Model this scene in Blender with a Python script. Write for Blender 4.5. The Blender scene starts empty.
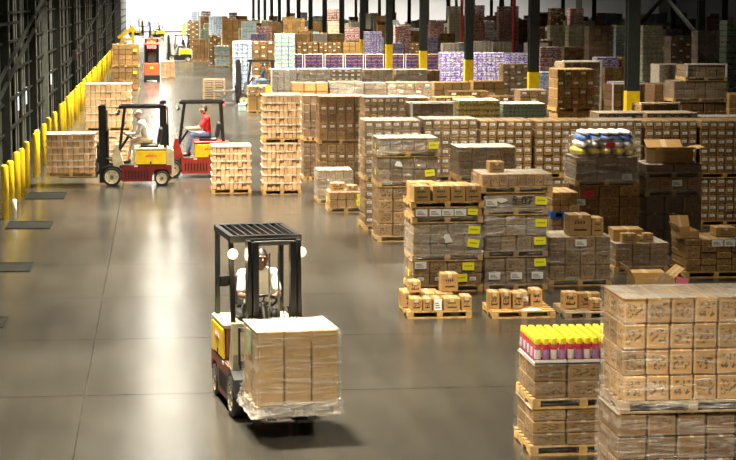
import bpy, math, random
from mathutils import Vector, Matrix, Euler
random.seed(7)
PI = math.pi
SC = bpy.context.scene
COL = SC.collection

# ------------------------------------------------------------------ camera, world, lights, exposure
FPX, HCAM = 1900.0, 5.0
TH = math.atan(230 / FPX)
PS = math.atan(211 / FPX * math.cos(TH))
cd = bpy.data.cameras.new('camera'); cam = bpy.data.objects.new('camera', cd); COL.objects.link(cam)
cd.sensor_width = 36.0; cd.lens = FPX / 736 * 36; cd.clip_end = 800; cd.clip_start = 0.5
cam.location = (0, 0, HCAM); cam.rotation_euler = (PI / 2 - TH, 0, -PS)
SC.camera = cam
SC.view_settings.view_transform = 'Standard'; SC.view_settings.look = 'None'
SC.view_settings.gamma = 1; SC.view_settings.use_curve_mapping = False
SC.view_settings.exposure = 0.95
SC.cycles.transparent_max_bounces = 16
w = bpy.data.worlds.new('world'); SC.world = w; w.use_nodes = True
w.node_tree.nodes['Background'].inputs[0].default_value = (1.0, 0.9, 0.75, 1)
w.node_tree.nodes['Background'].inputs[1].default_value = 0.03

def lamp(x, y, z, power, sx=1.3, sy=0.7, col=(1.0, 0.905, 0.70), spread=100):
    l = bpy.data.lights.new('high_bay', 'AREA'); l.shape = 'RECTANGLE'; l.size = sx; l.size_y = sy
    l.energy = power; l.color = col; l.spread = math.radians(spread)
    o = bpy.data.objects.new('high_bay', l); o.location = (x, y, z); COL.objects.link(o)
    return o
# ceiling lamps: a bright run over the aisle, weaker runs over the storage bays, wall washers at the far end
for k in range(29):
    lamp(0.2, 4 + k * 10.0, 9.4, 380 if k == 0 else (1050 if k < 7 else 1500), spread=90 if k < 6 else 105)
for k in range(10):
    lamp(6.6, 14 + k * 12.0, 9.4, (110, 260, 320)[k] if k < 3 else 1300, spread=100 if k < 3 else 135)
for k in range(13):
    lamp(13.0, 88 + k * 15.24, 9.4, 1200, spread=125)
for k in range(9):
    lamp(-3.2 + k * 7, 288, 9.4, (3000, 3000, 1800, 1200)[k] if k < 4 else 800, col=(1, .96, .9), spread=170)
for k in range(7):
    lamp(27, 106 + k * 25, 9.4, 300)

F_ = Vector((math.sin(PS) * math.cos(TH), math.cos(PS) * math.cos(TH), -math.sin(TH)))
R_ = Vector((math.cos(PS), -math.sin(PS), 0)); U_ = R_.cross(F_)
def at(px, py, Y):
    """world X, Z on the plane at distance Y down the hall"""
    D = F_ + R_ * ((px - 368) / FPX) + U_ * ((230 - py) / FPX)
    t = Y / D.y
    return t * D.x, HCAM + t * D.z
def gnd(px, py):
    D = F_ + R_ * ((px - 368) / FPX) + U_ * ((230 - py) / FPX)
    t = -HCAM / D.z
    return t * D.x, t * D.y

# ------------------------------------------------------------------ materials
MATS = {}
def nodemat(name):
    m = bpy.data.materials.new(name); m.use_nodes = True
    nt = m.node_tree; return m, nt, nt.nodes, nt.links, nt.nodes['Principled BSDF']
def setp(b, col=None, rough=None, metal=None, spec=None):
    if col is not None: b.inputs['Base Color'].default_value = (*col, 1)
    if rough is not None: b.inputs['Roughness'].default_value = rough
    if metal is not None: b.inputs['Metallic'].default_value = metal
    if spec is not None: b.inputs['Specular IOR Level'].default_value = spec
def paint(name, col, rough=0.45, metal=0.0, var=0.25, scale=6.0, spec=.5):
    """painted or bare surface with soft blotchy wear"""
    if name in MATS: return MATS[name]
    m, nt, N, L, b = nodemat(name); setp(b, col, rough, metal, spec)
    tc = N.new('ShaderNodeTexCoord'); nz = N.new('ShaderNodeTexNoise'); nz.inputs['Scale'].default_value = scale
    nz.inputs['Detail'].default_value = 5
    L.new(tc.outputs['Object'], nz.inputs['Vector'])
    mr = N.new('ShaderNodeMapRange'); mr.inputs['From Min'].default_value = .3; mr.inputs['From Max'].default_value = .7
    mr.inputs['To Min'].default_value = 1 - var; mr.inputs['To Max'].default_value = 1 + var * .5
    L.new(nz.outputs['Fac'], mr.inputs['Value'])
    mx = N.new('ShaderNodeVectorMath'); mx.operation = 'SCALE'; mx.inputs[0].default_value = col
    L.new(mr.outputs[0], mx.inputs['Scale']); L.new(mx.outputs[0], b.inputs['Base Color'])
    MATS[name] = m; return m
def emis(name, col, s):
    if name in MATS: return MATS[name]
    m, nt, N, L, b = nodemat(name); setp(b, (0.02, .02, .02), .3)
    b.inputs['Emission Color'].default_value = (*col, 1); b.inputs['Emission Strength'].default_value = s
    MATS[name] = m; return m

def carton_mat(name, col, ink=(0.05, 0.025, 0.01), inkamt=0.75, thr=0.53, island=False, var=0.3, bands=None, rough=.6):
    """printed board: per-box tone, print block on the upright faces, tape down the top; bands = colour stripes (flat print)"""
    key = name + ('_joined' if island else '')
    if key in MATS: return MATS[key]
    m, nt, N, L, b = nodemat(key); setp(b, col, rough, spec=.3)
    tc = N.new('ShaderNodeTexCoord'); geo = N.new('ShaderNodeNewGeometry'); oi = N.new('ShaderNodeObjectInfo')
    rnd = geo.outputs['Random Per Island'] if island else oi.outputs['Random']
    def math_(op, a, bb=None):
        n = N.new('ShaderNodeMath'); n.operation = op
        for i, v in enumerate((a, bb)):
            if v is None: continue
            if isinstance(v, (int, float)): n.inputs[i].default_value = v
            else: L.new(v, n.inputs[i])
        return n.outputs[0]
    gs = N.new('ShaderNodeSeparateXYZ'); L.new(tc.outputs['Object' if island else 'Generated'], gs.inputs[0])
    ns = N.new('ShaderNodeSeparateXYZ'); L.new(tc.outputs['Normal'], ns.inputs[0])
    side = math_('LESS_THAN', math_('ABSOLUTE', ns.outputs[2]), .5)
    off = math_('MULTIPLY', rnd, 37.0)
    cv = N.new('ShaderNodeCombineXYZ')
    if island:
        L.new(math_('ADD', math_('MULTIPLY', math_('ADD', gs.outputs[0], gs.outputs[1]), 11.0), off), cv.inputs[0]); L.new(math_('MULTIPLY', gs.outputs[2], 14.0), cv.inputs[1])
    else:
        L.new(math_('ADD', math_('MULTIPLY', math_('ADD', gs.outputs[0], gs.outputs[1]), 4.2), off), cv.inputs[0]); L.new(math_('MULTIPLY', gs.outputs[2], 4.8), cv.inputs[1])
    nz = N.new('ShaderNodeTexNoise'); nz.inputs['Scale'].default_value = 1.5; nz.inputs['Detail'].default_value = 3.5
    L.new(cv.outputs[0], nz.inputs['Vector'])
    mk = math_('GREATER_THAN', nz.outputs['Fac'], thr)
    if not island:
        win = math_('MULTIPLY', math_('GREATER_THAN', gs.outputs[2], .22), math_('LESS_THAN', gs.outputs[2], .8))
        ax = math_('GREATER_THAN', math_('ABSOLUTE', ns.outputs[1]), .5)
        cx = math_('ADD', math_('MULTIPLY', gs.outputs[0], ax), math_('MULTIPLY', gs.outputs[1], math_('SUBTRACT', 1.0, ax)))
        win = math_('MULTIPLY', win, math_('MULTIPLY', math_('GREATER_THAN', cx, .14), math_('LESS_THAN', cx, .86)))
        mk = math_('MULTIPLY', mk, win)
    mk = math_('MULTIPLY', math_('MULTIPLY', mk, side), inkamt)
    # tone
    sc_ = math_('ADD', math_('MULTIPLY', rnd, var * 2), 1 - var)
    n2 = N.new('ShaderNodeTexNoise'); n2.inputs['Scale'].default_value = 5; n2.inputs['Detail'].default_value = 4
    L.new(tc.outputs['Object'], n2.inputs['Vector'])
    sc_ = math_('MULTIPLY', sc_, math_('ADD', math_('MULTIPLY', n2.outputs['Fac'], .5), .75))
    base = N.new('ShaderNodeVectorMath'); base.operation = 'SCALE'; base.inputs[0].default_value = col
    L.new(sc_, base.inputs['Scale'])
    basec = base.outputs[0]
    if bands:
        wv = N.new('ShaderNodeTexNoise'); wv.noise_dimensions = '2D'; wv.inputs['Scale'].default_value = 1.0
        wv.inputs['Detail'].default_value = 1
        c2 = N.new('ShaderNodeCombineXYZ')
        L.new(math_('ADD', math_('MULTIPLY', math_('ADD', gs.outputs[0], gs.outputs[1]), 9.0), off), c2.inputs[0])
        L.new(math_('MULTIPLY', gs.outputs[2], 3.0), c2.inputs[1])
        L.new(c2.outputs[0], wv.inputs['Vector'])
        fr = math_('FRACT', math_('MULTIPLY', gs.outputs[2], 4.3))
        bandv = math_('ADD', math_('MULTIPLY', fr, .8), math_('MULTIPLY', math_('SUBTRACT', wv.outputs['Fac'], .4), .9))
        cr = N.new('ShaderNodeValToRGB'); cr.color_ramp.interpolation = 'CONSTANT'
        el = cr.color_ramp.elements
        while len(el) < len(bands): el.new(.5)
        for i, c in enumerate(bands):
            el[i].position = i / len(bands)
            el[i].color = (*c, 1)
        L.new(bandv, cr.inputs[0])
        mb = N.new('ShaderNodeMix'); mb.data_type = 'RGBA'
        L.new(side, mb.inputs[0]); L.new(basec, mb.inputs[6]); L.new(cr.outputs[0], mb.inputs[7]); basec = mb.outputs[2]
    mix = N.new('ShaderNodeMix'); mix.data_type = 'RGBA'
    L.new(mk, mix.inputs[0]); L.new(basec, mix.inputs[6]); mix.inputs[7].default_value = (*ink, 1)
    outc = mix.outputs[2]
    if not island:
        tp = math_('MULTIPLY', math_('SUBTRACT', 1.0, side), math_('LESS_THAN', math_('ABSOLUTE', math_('SUBTRACT', gs.outputs[0], .5)), .07))
        mt = N.new('ShaderNodeMix'); mt.data_type = 'RGBA'
        L.new(math_('MULTIPLY', tp, .55), mt.inputs[0]); L.new(outc, mt.inputs[6]); mt.inputs[7].default_value = (.62, .5, .33, 1)
        outc = mt.outputs[2]
    L.new(outc, b.inputs['Base Color'])
    MATS[key] = m; return m

def wrap_mat(name, lo, hi, tint=(.90, .84, .76), rough=.22):
    """stretch film: mostly clear, milky horizontal creases that catch the lamps"""
    if name in MATS: return MATS[name]
    m, nt, N, L, b = nodemat(name); N.remove(b)
    out = N['Material Output']
    tc = N.new('ShaderNodeTexCoord'); oi = N.new('ShaderNodeObjectInfo')
    mp = N.new('ShaderNodeMapping'); mp.inputs['Scale'].default_value = (2.2, 2.2, 17)
    mp.inputs['Rotation'].default_value = (0.0, .16, 0)
    L.new(tc.outputs['Object'], mp.inputs['Vector'])
    nz = N.new('ShaderNodeTexNoise'); nz.noise_dimensions = '4D'; nz.inputs['Scale'].default_value = 1.0
    nz.inputs['Detail'].default_value = 6; nz.inputs['Roughness'].default_value = .65; nz.inputs['Distortion'].default_value = 1.2
    L.new(mp.outputs[0], nz.inputs['Vector'])
    wm = N.new('ShaderNodeMath'); wm.operation = 'MULTIPLY'; wm.inputs[1].default_value = 50; L.new(oi.outputs['Random'], wm.inputs[0])
    L.new(wm.outputs[0], nz.inputs['W'])
    mr = N.new('ShaderNodeMapRange'); mr.inputs['From Min'].default_value = .46; mr.inputs['From Max'].default_value = .72
    mr.inputs['To Min'].default_value = lo; mr.inputs['To Max'].default_value = hi
    L.new(nz.outputs['Fac'], mr.inputs['Value'])
    bp = N.new('ShaderNodeBump'); bp.inputs['Strength'].default_value = .9; bp.inputs['Distance'].default_value = .04
    L.new(nz.outputs['Fac'], bp.inputs['Height'])
    df = N.new('ShaderNodeBsdfDiffuse'); df.inputs[0].default_value = (*tint, 1)
    gl = N.new('ShaderNodeBsdfGlossy'); gl.inputs[0].default_value = (.95, .93, .9, 1); gl.inputs['Roughness'].default_value = rough
    L.new(bp.outputs[0], df.inputs['Normal']); L.new(bp.outputs[0], gl.inputs['Normal'])
    tr = N.new('ShaderNodeBsdfTransparent')
    m1 = N.new('ShaderNodeMixShader'); m1.inputs[0].default_value = .5
    L.new(df.outputs[0], m1.inputs[1]); L.new(gl.outputs[0], m1.inputs[2])
    m2 = N.new('ShaderNodeMixShader'); L.new(mr.outputs[0], m2.inputs[0]); L.new(tr.outputs[0], m2.inputs[1]); L.new(m1.outputs[0], m2.inputs[2])
    L.new(m2.outputs[0], out.inputs[0])
    MATS[name] = m; return m

def concrete():
    m, nt, N, L, b = nodemat('polished_concrete')
    tc = N.new('ShaderNodeTexCoord'); geo = N.new('ShaderNodeNewGeometry')
    n1 = N.new('ShaderNodeTexNoise'); n1.inputs['Scale'].default_value = .35; n1.inputs['Detail'].default_value = 6
    n2 = N.new('ShaderNodeTexNoise'); n2.inputs['Scale'].default_value = 5.0; n2.inputs['Detail'].default_value = 8; n2.inputs['Roughness'].default_value = .7
    mp = N.new('ShaderNodeMapping'); mp.inputs['Scale'].default_value = (1.3, .12, 1)
    n3 = N.new('ShaderNodeTexNoise'); n3.inputs['Scale'].default_value = 1.6; n3.inputs['Detail'].default_value = 5
    L.new(geo.outputs['Position'], n1.inputs['Vector']); L.new(geo.outputs['Position'], n2.inputs['Vector'])
    L.new(geo.outputs['Position'], mp.inputs['Vector']); L.new(mp.outputs[0], n3.inputs['Vector'])
    ad = N.new('ShaderNodeMath'); ad.operation = 'MULTIPLY_ADD'; L.new(n2.outputs['Fac'], ad.inputs[0]); ad.inputs[1].default_value = .55; L.new(n1.outputs['Fac'], ad.inputs[2])
    a2 = N.new('ShaderNodeMath'); a2.operation = 'ADD'; L.new(ad.outputs[0], a2.inputs[0]); L.new(n3.outputs['Fac'], a2.inputs[1])
    cr = N.new('ShaderNodeValToRGB')
    cr.color_ramp.elements[0].position = .33; cr.color_ramp.elements[0].color = (.024, .0215, .0175, 1)
    cr.color_ramp.elements[1].position = .70; cr.color_ramp.elements[1].color = (.050, .0455, .037, 1)
    dv = N.new('ShaderNodeMath'); dv.operation = 'DIVIDE'; dv.inputs[1].default_value = 2.55; L.new(a2.outputs[0], dv.inputs[0])
    L.new(dv.outputs[0], cr.inputs[0]); L.new(cr.outputs[0], b.inputs['Base Color'])
    mr = N.new('ShaderNodeMapRange'); mr.inputs['From Min'].default_value = .35; mr.inputs['From Max'].default_value = .65
    mr.inputs['To Min'].default_value = .19; mr.inputs['To Max'].default_value = .27
    L.new(dv.outputs[0], mr.inputs['Value']); L.new(mr.outputs[0], b.inputs['Roughness'])
    bp = N.new('ShaderNodeBump'); bp.inputs['Strength'].default_value = .02; bp.inputs['Distance'].default_value = .02
    L.new(n2.outputs['Fac'], bp.inputs['Height']); L.new(bp.outputs[0], b.inputs['Normal'])
    b.inputs['Specular IOR Level'].default_value = .75
    return m
M_FLOOR = concrete()
M_JOINT = paint('joint_filler', (.03, .027, .024), .95, spec=.03)
M_WOOD = paint('pallet_wood', (.56, .33, .10), .7, var=.5, scale=9)
M_WOODD = paint('weathered_pallet_wood', (.33, .23, .13), .75, var=.45, scale=9)
M_BLUEP = paint('blue_pallet_paint', (.02, .10, .45), .5)
M_WHITE = paint('white_paper', (.82, .80, .76), .6, var=.06)
M_INK = paint('black_ink', (.02, .02, .02), .5)
M_TAG = paint('fluorescent_yellow_paper', (.93, .86, .02), .5, var=.04)
M_PINK = paint('pink_paper', (.85, .18, .24), .5, var=.05)
M_REDTAG = paint('red_paper', (.75, .05, .07), .5, var=.05)
M_YEL = paint('safety_yellow', (.90, .60, .01), .4, var=.15)
M_STEEL = paint('dark_green_steel', (.030, .036, .033), .45, var=.3)
M_WALLP = paint('grey_metal_cladding', (.038, .040, .034), .6, .0, var=.3)
M_RIB = paint('pale_metal_rib', (.105, .11, .095), .5, .1, var=.35)
M_GIRT = paint('dark_girt_steel', (.018, .019, .017), .95, var=.3, spec=.05)
M_ENDW = paint('white_wall_paint', (.86, .85, .82), .6, var=.05, scale=.5)
M_CEIL = paint('ceiling_deck', (.16, .16, .15), .7, var=.1, scale=.5)
M_BLACK = paint('black_paint', (.016, .016, .017), .35, var=.2)
M_RUBBER = paint('tyre_rubber', (.018, .018, .018), .7, var=.3)
M_MAROON = paint('maroon_paint', (.17, .014, .011), .35, var=.3)
M_RED = paint('red_orange_paint', (.55, .09, .03), .35, var=.2)
M_CREAM = paint('cream_paint', (.60, .52, .34), .4, var=.3)
M_GREY = paint('grey_steel', (.22, .22, .22), .35, .6, var=.3)
M_CHROME = paint('bright_steel', (.6, .6, .6), .25, .9, var=.15)
M_VINYL = paint('black_vinyl', (.02, .02, .021), .5, var=.2)
M_WARM = emis('warm_lamp_lens', (1, .55, .18), 3.5)
M_TAIL = emis('red_tail_lens', (1, .02, .02), 9)
M_SLIT = emis('door_gap_daylight', (.85, .95, 1.0), 1.1)
WRAP = {'cap': wrap_mat('top_glare_film', .22, .75, (.92, .87, .78)), 'light': wrap_mat('clear_stretch_film', .02, .32), 'mid': wrap_mat('creased_stretch_film', .05, .58),
        'heavy': wrap_mat('milky_stretch_film', .16, .85), 'dark': wrap_mat('grey_stretch_film', .05, .34, (.42, .42, .43))}

# ------------------------------------------------------------------ mesh helpers
class MB:
    def __init__(s): s.v = []; s.f = []; s.m = []
    def add(s, vs, fs, mi=0, M=None):
        n = len(s.v)
        for p in vs:
            p = Vector(p); s.v.append(tuple(M @ p) if M else tuple(p))
        for f in fs: s.f.append([i + n for i in f]); s.m.append(mi)
        return s
    def box(s, x0, x1, y0, y1, z0, z1, mi=0, M=None):
        vs = [(x, y, z) for z in (z0, z1) for y in (y0, y1) for x in (x0, x1)]
        return s.add(vs, [(0, 2, 3, 1), (4, 5, 7, 6), (0, 1, 5, 4), (2, 6, 7, 3), (0, 4, 6, 2), (1, 3, 7, 5)], mi, M)
    def cham(s, x0, x1, y0, y1, z0, z1, c, mi=0, M=None):
        """box with all twelve edges chamfered (24 vertices, 26 faces)"""
        X = (x0, x1); Y = (y0, y1); Z = (z0, z1); vs = []; idx = {}
        for a in (0, 1):
            for b in (0, 1):
                for d in (0, 1):
                    sx, sy, sz = (1 - 2 * a) * c, (1 - 2 * b) * c, (1 - 2 * d) * c
                    idx[a, b, d, 0] = len(vs); vs.append((X[a], Y[b] + sy, Z[d] + sz))
                    idx[a, b, d, 1] = len(vs); vs.append((X[a] + sx, Y[b], Z[d] + sz))
                    idx[a, b, d, 2] = len(vs); vs.append((X[a] + sx, Y[b] + sy, Z[d]))
        I = idx; fs = []
        for a in (0, 1):
            q = [I[a, 0, 0, 0], I[a, 1, 0, 0], I[a, 1, 1, 0], I[a, 0, 1, 0]]; fs.append(q if a else q[::-1])
            q = [I[0, a, 0, 1], I[1, a, 0, 1], I[1, a, 1, 1], I[0, a, 1, 1]]; fs.append(q if not a else q[::-1])
            q = [I[0, 0, a, 2], I[1, 0, a, 2], I[1, 1, a, 2], I[0, 1, a, 2]]; fs.append(q if a else q[::-1])
        ctr = Vector(((x0 + x1) / 2, (y0 + y1) / 2, (z0 + z1) / 2))
        extra = []
        for a in (0, 1):
            for b in (0, 1):
                extra.append([I[a, b, 0, 0], I[a, b, 1, 0], I[a, b, 1, 1], I[a, b, 0, 1]])
                extra.append([I[a, 0, b, 0], I[a, 1, b, 0], I[a, 1, b, 2], I[a, 0, b, 2]])
                extra.append([I[0, a, b, 1], I[1, a, b, 1], I[1, a, b, 2], I[0, a, b, 2]])
                for d in (0, 1): extra.append([I[a, b, d, 0], I[a, b, d, 1], I[a, b, d, 2]])
        for q in extra:
            p = [Vector(vs[i]) for i in q]; n = (p[1] - p[0]).cross(p[2] - p[0])
            fs.append(q if n.dot(p[0] - ctr) > 0 else q[::-1])
        return s.add(vs, fs, mi, M)
    def tube(s, pts, r, n=8, mi=0, M=None, cap=True):
        pts = [Vector(p) for p in pts]; rs = r if isinstance(r, (list, tuple)) else [r] * len(pts)
        vs = []; fs = []
        for i, p in enumerate(pts):
            t = (pts[min(i + 1, len(pts) - 1)] - pts[max(i - 1, 0)]).normalized()
            a = t.cross(Vector((0, 0, 1)) if abs(t.z) < .9 else Vector((1, 0, 0))).normalized(); b = t.cross(a)
            for k in range(n):
                q = 2 * PI * k / n; vs.append(p + (a * math.cos(q) + b * math.sin(q)) * rs[i])
        for i in range(len(pts) - 1):
            for k in range(n):
                fs.append((i * n + k, i * n + (k + 1) % n, (i + 1) * n + (k + 1) % n, (i + 1) * n + k))
        if cap: fs.append(tuple(range(n))[::-1]); fs.append(tuple(range((len(pts) - 1) * n, len(pts) * n)))
        return s.add(vs, fs, mi, M)
    def beam(s, p0, p1, wd, h, mi=0, M=None):
        """square bar between two points"""
        p0 = Vector(p0); p1 = Vector(p1); t = (p1 - p0).normalized()
        a = t.cross(Vector((0, 0, 1)) if abs(t.z) < .95 else Vector((0, 1, 0))).normalized(); b = t.cross(a)
        vs = [p + a * sx * wd / 2 + b * sy * h / 2 for p in (p0, p1) for sx, sy in ((-1, -1), (1, -1), (1, 1), (-1, 1))]
        return s.add(vs, [(3, 2, 1, 0), (4, 5, 6, 7), (0, 1, 5, 4), (1, 2, 6, 5), (2, 3, 7, 6), (3, 0, 4, 7)], mi, M)
    def prism(s, poly, x0, x1, mi=0, M=None):
        """(y, z) outline pushed along x"""
        n = len(poly); vs = [(x0, y, z) for y, z in poly] + [(x1, y, z) for y, z in poly]
        fs = [tuple(range(n))[::-1], tuple(range(n, 2 * n))] + [(i, (i + 1) % n, n + (i + 1) % n, n + i) for i in range(n)]
        return s.add(vs, fs, mi, M)
    def lathe(s, prof, axis='z', n=16, c=(0, 0, 0), mi=0, M=None, cap=True):
        vs = []; fs = []; c = Vector(c)
        for r, h in prof:
            for k in range(n):
                q = 2 * PI * k / n; a, b = r * math.cos(q), r * math.sin(q)
                vs.append(c + Vector({'z': (a, b, h), 'x': (h, a, b), 'y': (b, h, a)}[axis]))
        for i in range(len(prof) - 1):
            for k in range(n): fs.append((i * n + k, i * n + (k + 1) % n, (i + 1) * n + (k + 1) % n, (i + 1) * n + k))
        if cap: fs.append(tuple(range(n))[::-1]); fs.append(tuple(range((len(prof) - 1) * n, len(prof) * n)))
        return s.add(vs, fs, mi, M)
    def torus(s, c, R, r, M=None, n=20, k=6, mi=0):
        vs = []; fs = []
        for i in range(n):
            a = 2 * PI * i / n
            for j in range(k):
                b = 2 * PI * j / k
                vs.append(Vector(((R + r * math.cos(b)) * math.cos(a), (R + r * math.cos(b)) * math.sin(a), r * math.sin(b))))
        for i in range(n):
            for j in range(k):
                fs.append((i * k + j, ((i + 1) % n) * k + j, ((i + 1) % n) * k + (j + 1) % k, i * k + (j + 1) % k))
        T = Matrix.Translation(c) @ (M if M else Matrix())
        return s.add(vs, fs, mi, T)
    def ball(s, c, r, n=10, mi=0, M=None):
        r = r if isinstance(r, (list, tuple)) else (r, r, r)
        vs = []; fs = []; h = n // 2 + 1
        for i in range(h + 1):
            a = PI * i / h
            for k in range(n):
                q = 2 * PI * k / n
                vs.append((c[0] + r[0] * max(math.sin(a), .02) * math.cos(q), c[1] + r[1] * max(math.sin(a), .02) * math.sin(q), c[2] + r[2] * math.cos(a)))
        for i in range(h):
            for k in range(n): fs.append((i * n + k, (i + 1) * n + k, (i + 1) * n + (k + 1) % n, i * n + (k + 1) % n))
        fs.append(tuple(range(n))); fs.append(tuple(range(h * n, (h + 1) * n))[::-1])
        return s.add(vs, fs, mi, M)
    def mesh(s, name, mats, smooth=False):
        me = bpy.data.meshes.new(name); me.from_pydata(s.v, [], s.f)
        for m in (mats if isinstance(mats, (list, tuple)) else [mats]): me.materials.append(m)
        if any(s.m): me.polygons.foreach_set('material_index', s.m)
        if smooth: me.polygons.foreach_set('use_smooth', [True] * len(me.polygons))
        me.update(); return me
    def build(s, name, mats, parent=None, loc=(0, 0, 0), smooth=False):
        return put(name, s.mesh(name, mats, smooth), parent, loc)
def put(name, me, parent=None, loc=(0, 0, 0), rz=0, scale=None):
    o = bpy.data.objects.new(name, me); COL.objects.link(o); o.parent = parent; o.location = loc
    if rz: o.rotation_euler = (0, 0, rz)
    if scale: o.scale = scale
    return o
def tag(o, label=None, cat=None, group=None, kind=None):
    if label: o['label'] = label
    if cat: o['category'] = cat
    if group: o['group'] = group
    if kind: o['kind'] = kind
    return o
def thing(name, label, cat, loc=(0, 0, 0), rz=0, group=None):
    o = bpy.data.objects.new(name, None); COL.objects.link(o); o.location = loc; o.rotation_euler = (0, 0, rz)
    o.empty_display_size = .2
    return tag(o, label, cat, group)
def copy_tree(o, parent=None):
    c = o.copy(); COL.objects.link(c); c.parent = parent
    for ch in list(o.children): copy_tree(ch, c)
    return c
CACHE = {}
def cached(key, fn):
    if key not in CACHE: CACHE[key] = fn()
    return CACHE[key]
def struct(name, mb, mats, parent=None, loc=(0, 0, 0)):
    o = mb.build(name, mats, parent, loc)
    if parent is None: tag(o, kind='structure')
    return o

# ------------------------------------------------------------------ the hall
YEND = 300.0
XW = -4.75
fl = struct('floor', MB().box(-8, 80, -14, YEND, -.5, -.03), M_JOINT)
JX = [-5.25, -0.98, 7.62, 16.2]; JY = [11.86 + 4.05 * k for k in range(14)]
g = .009
for i in range(len(JX) - 1):
    for j in range(len(JY) - 1):
        w_, d_ = JX[i + 1] - JX[i] - 2 * g, JY[j + 1] - JY[j] - 2 * g
        me = cached(('slab', round(w_, 2), round(d_, 2)), lambda: MB().box(-w_ / 2, w_ / 2, -d_ / 2, d_ / 2, -.03, 0).mesh('floor_slab', M_FLOOR))
        put('floor_slab', me, fl, ((JX[i] + JX[i + 1]) / 2, (JY[j] + JY[j + 1]) / 2, 0))
ys = JY[-1]
put('floor_slab', MB().box(JX[-1] + g, 80, -14, ys - g, -.03, 0).mesh('floor_slab', M_FLOOR), fl)
put('floor_slab', MB().box(JX[0], JX[-1] - g, -14, JY[0] - g, -.03, 0).mesh('floor_slab', M_FLOOR), fl)
for i in range(len(JX) - 1):          # long strips run on down the hall
    x1 = JX[i + 1] - g if i < len(JX) - 2 else 80
    put('floor_slab', MB().box(JX[i] + g, x1, ys + g, YEND, -.03, 0).mesh('floor_slab', M_FLOOR), fl)

wl = struct('wall_left', MB().box(XW - .3, XW, -14, YEND, 0, 10.5), M_WALLP)
rib = MB().box(0, .10, -.16, .16, .0, 10.3).mesh('rib', M_RIB)
ribd = MB().box(0, .14, -.10, .10, .0, 10.3).mesh('rib', M_GIRT)
y = 36.0; k = 0
while y < 250:
    put('rib', rib if k % 3 else ribd, wl, (XW, y, 0)); y += .75 + .5 * random.random() + y * .003; k += 1
for z in (1.0, 1.9, 2.8, 3.7, 4.6, 5.6):
    put('girt', MB().box(.08, .20, 30, 290, z - .035, z + .035).mesh('girt', M_GIRT), wl, (XW, 0, 0))
for (ya, za, yb, zb) in ((47, 1.9, 84, 5.9), (50, 1.75, 87, 5.75), (95, 1.7, 180, 5.6), (62, 4.3, 50, 4.3), (150, 2.0, 240, 5.5)):
    put('brace', MB().beam((.3, ya, za), (.3, yb, zb), .09, .09).mesh('brace', M_GIRT), wl, (XW, 0, 0))
for i, yy in enumerate((46.5, 50.8, 57.6, 70.5, 78, 88, 103.8, 119, 140, 165, 200)):
    c = put('steel_upright', MB().box(.1, .34, -.17, .17, 0, 10.3).mesh('steel_upright', M_RIB if i in (4,) else M_GIRT), wl, (XW, yy, 0))
n = 0
for yy in (47.6, 52.3, 55.2, 60.4, 64.2, 68.1, 73.6, 84.0):
    n += 1
    o = MB().box(.101, .13, -.07, .07, 1.35, 1.95).build('door_gap_glow_%d' % n, M_SLIT, None, (XW, yy + .05, 0)); tag(o, kind='structure')  # glowing strips stand in for daylight through the dock door gaps
struct('wall_back', MB().box(-8, 80, YEND, YEND + .4, 0, 10.5), M_ENDW)
struct('wall_right', MB().box(80, 80.4, -14, YEND, 0, 10.5), M_WALLP)
struct('ceiling', MB().box(-8, 80, -14, YEND, 10.5, 10.8), M_CEIL)
b = MB()
for k in range(29): b.box(-.45, .85, 3.65 + k * 10.0, 4.35 + k * 10.0, 9.45, 9.85)
struct('lamp_boxes_1', b, emis('lamp_diffuser', (1, .94, .80), 8))  # unseen glowing lamp boxes, added so the floor reflects a bright strip
struct('baseboard_back', MB().box(-4, 60, YEND - .06, YEND - .003, 0, .25), M_GREY)

# columns with yellow guard sleeves
ORD = ['first', 'second', 'third', 'fourth', 'fifth', 'sixth', 'seventh', 'eighth', 'ninth', 'tenth', 'eleventh', 'twelfth', 'thirteenth',
       'fourteenth', 'fifteenth', 'sixteenth', 'seventeenth', 'eighteenth', 'nineteenth', 'twentieth', 'twenty-first', 'twenty-second', 'twenty-third',
       'twenty-fourth', 'twenty-fifth', 'twenty-sixth', 'twenty-seventh', 'twenty-eighth', 'twenty-ninth', 'thirtieth'] + ['%dth' % i for i in range(31, 90)]
BAY = 15.24
def hcol():
    b = MB()
    b.box(-.19, .19, -.19, -.15, 0, 10.4); b.box(-.19, .19, .15, .19, 0, 10.4); b.box(-.03, .03, -.15, .15, 0, 10.4)
    return b.mesh('shaft', M_STEEL)
hm = hcol()
sl = MB().box(-.2, .2, -.2, .2, 0, 2.27).mesh('guard_sleeve', M_YEL)
bpme = MB().box(-.3, .3, -.3, .3, 0, .03).mesh('base_plate', M_STEEL)
COLS = []
for line, X in enumerate((14.25, 29.6, 44.8)):
    for k in range(16):
        Y = BAY * (3.7 + k)
        if Y > YEND - 5: continue
        x_px = 157 + X * 1927 / (Y + .6)
        if x_px > 760: continue
        COLS.append((X, Y))
        t = thing('steel_column', ('%s nearest dark steel column with a yellow painted foot' % ORD[k]) if line == 0 else
                  'dark steel column standing deep among the stacks, %s of the %s line' % (ORD[k], ('', 'second', 'third')[line]), 'column', (X, Y, 0), 0, 'steel columns')
        put('shaft', hm, t); put('guard_sleeve', sl, t); put('base_plate', bpme, t)
br = thing('cross_brace', 'dark steel cross bracing between two columns at the top right', 'bracing', (29.6, BAY * 6.7, 0))
for a, b_ in ((3.0, 7.5), (7.5, 3.0)):
    put('brace_bar', MB().beam((0, .3, a), (0, BAY - .3, b_), .16, .16).mesh('brace_bar', M_GIRT), br)
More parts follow.
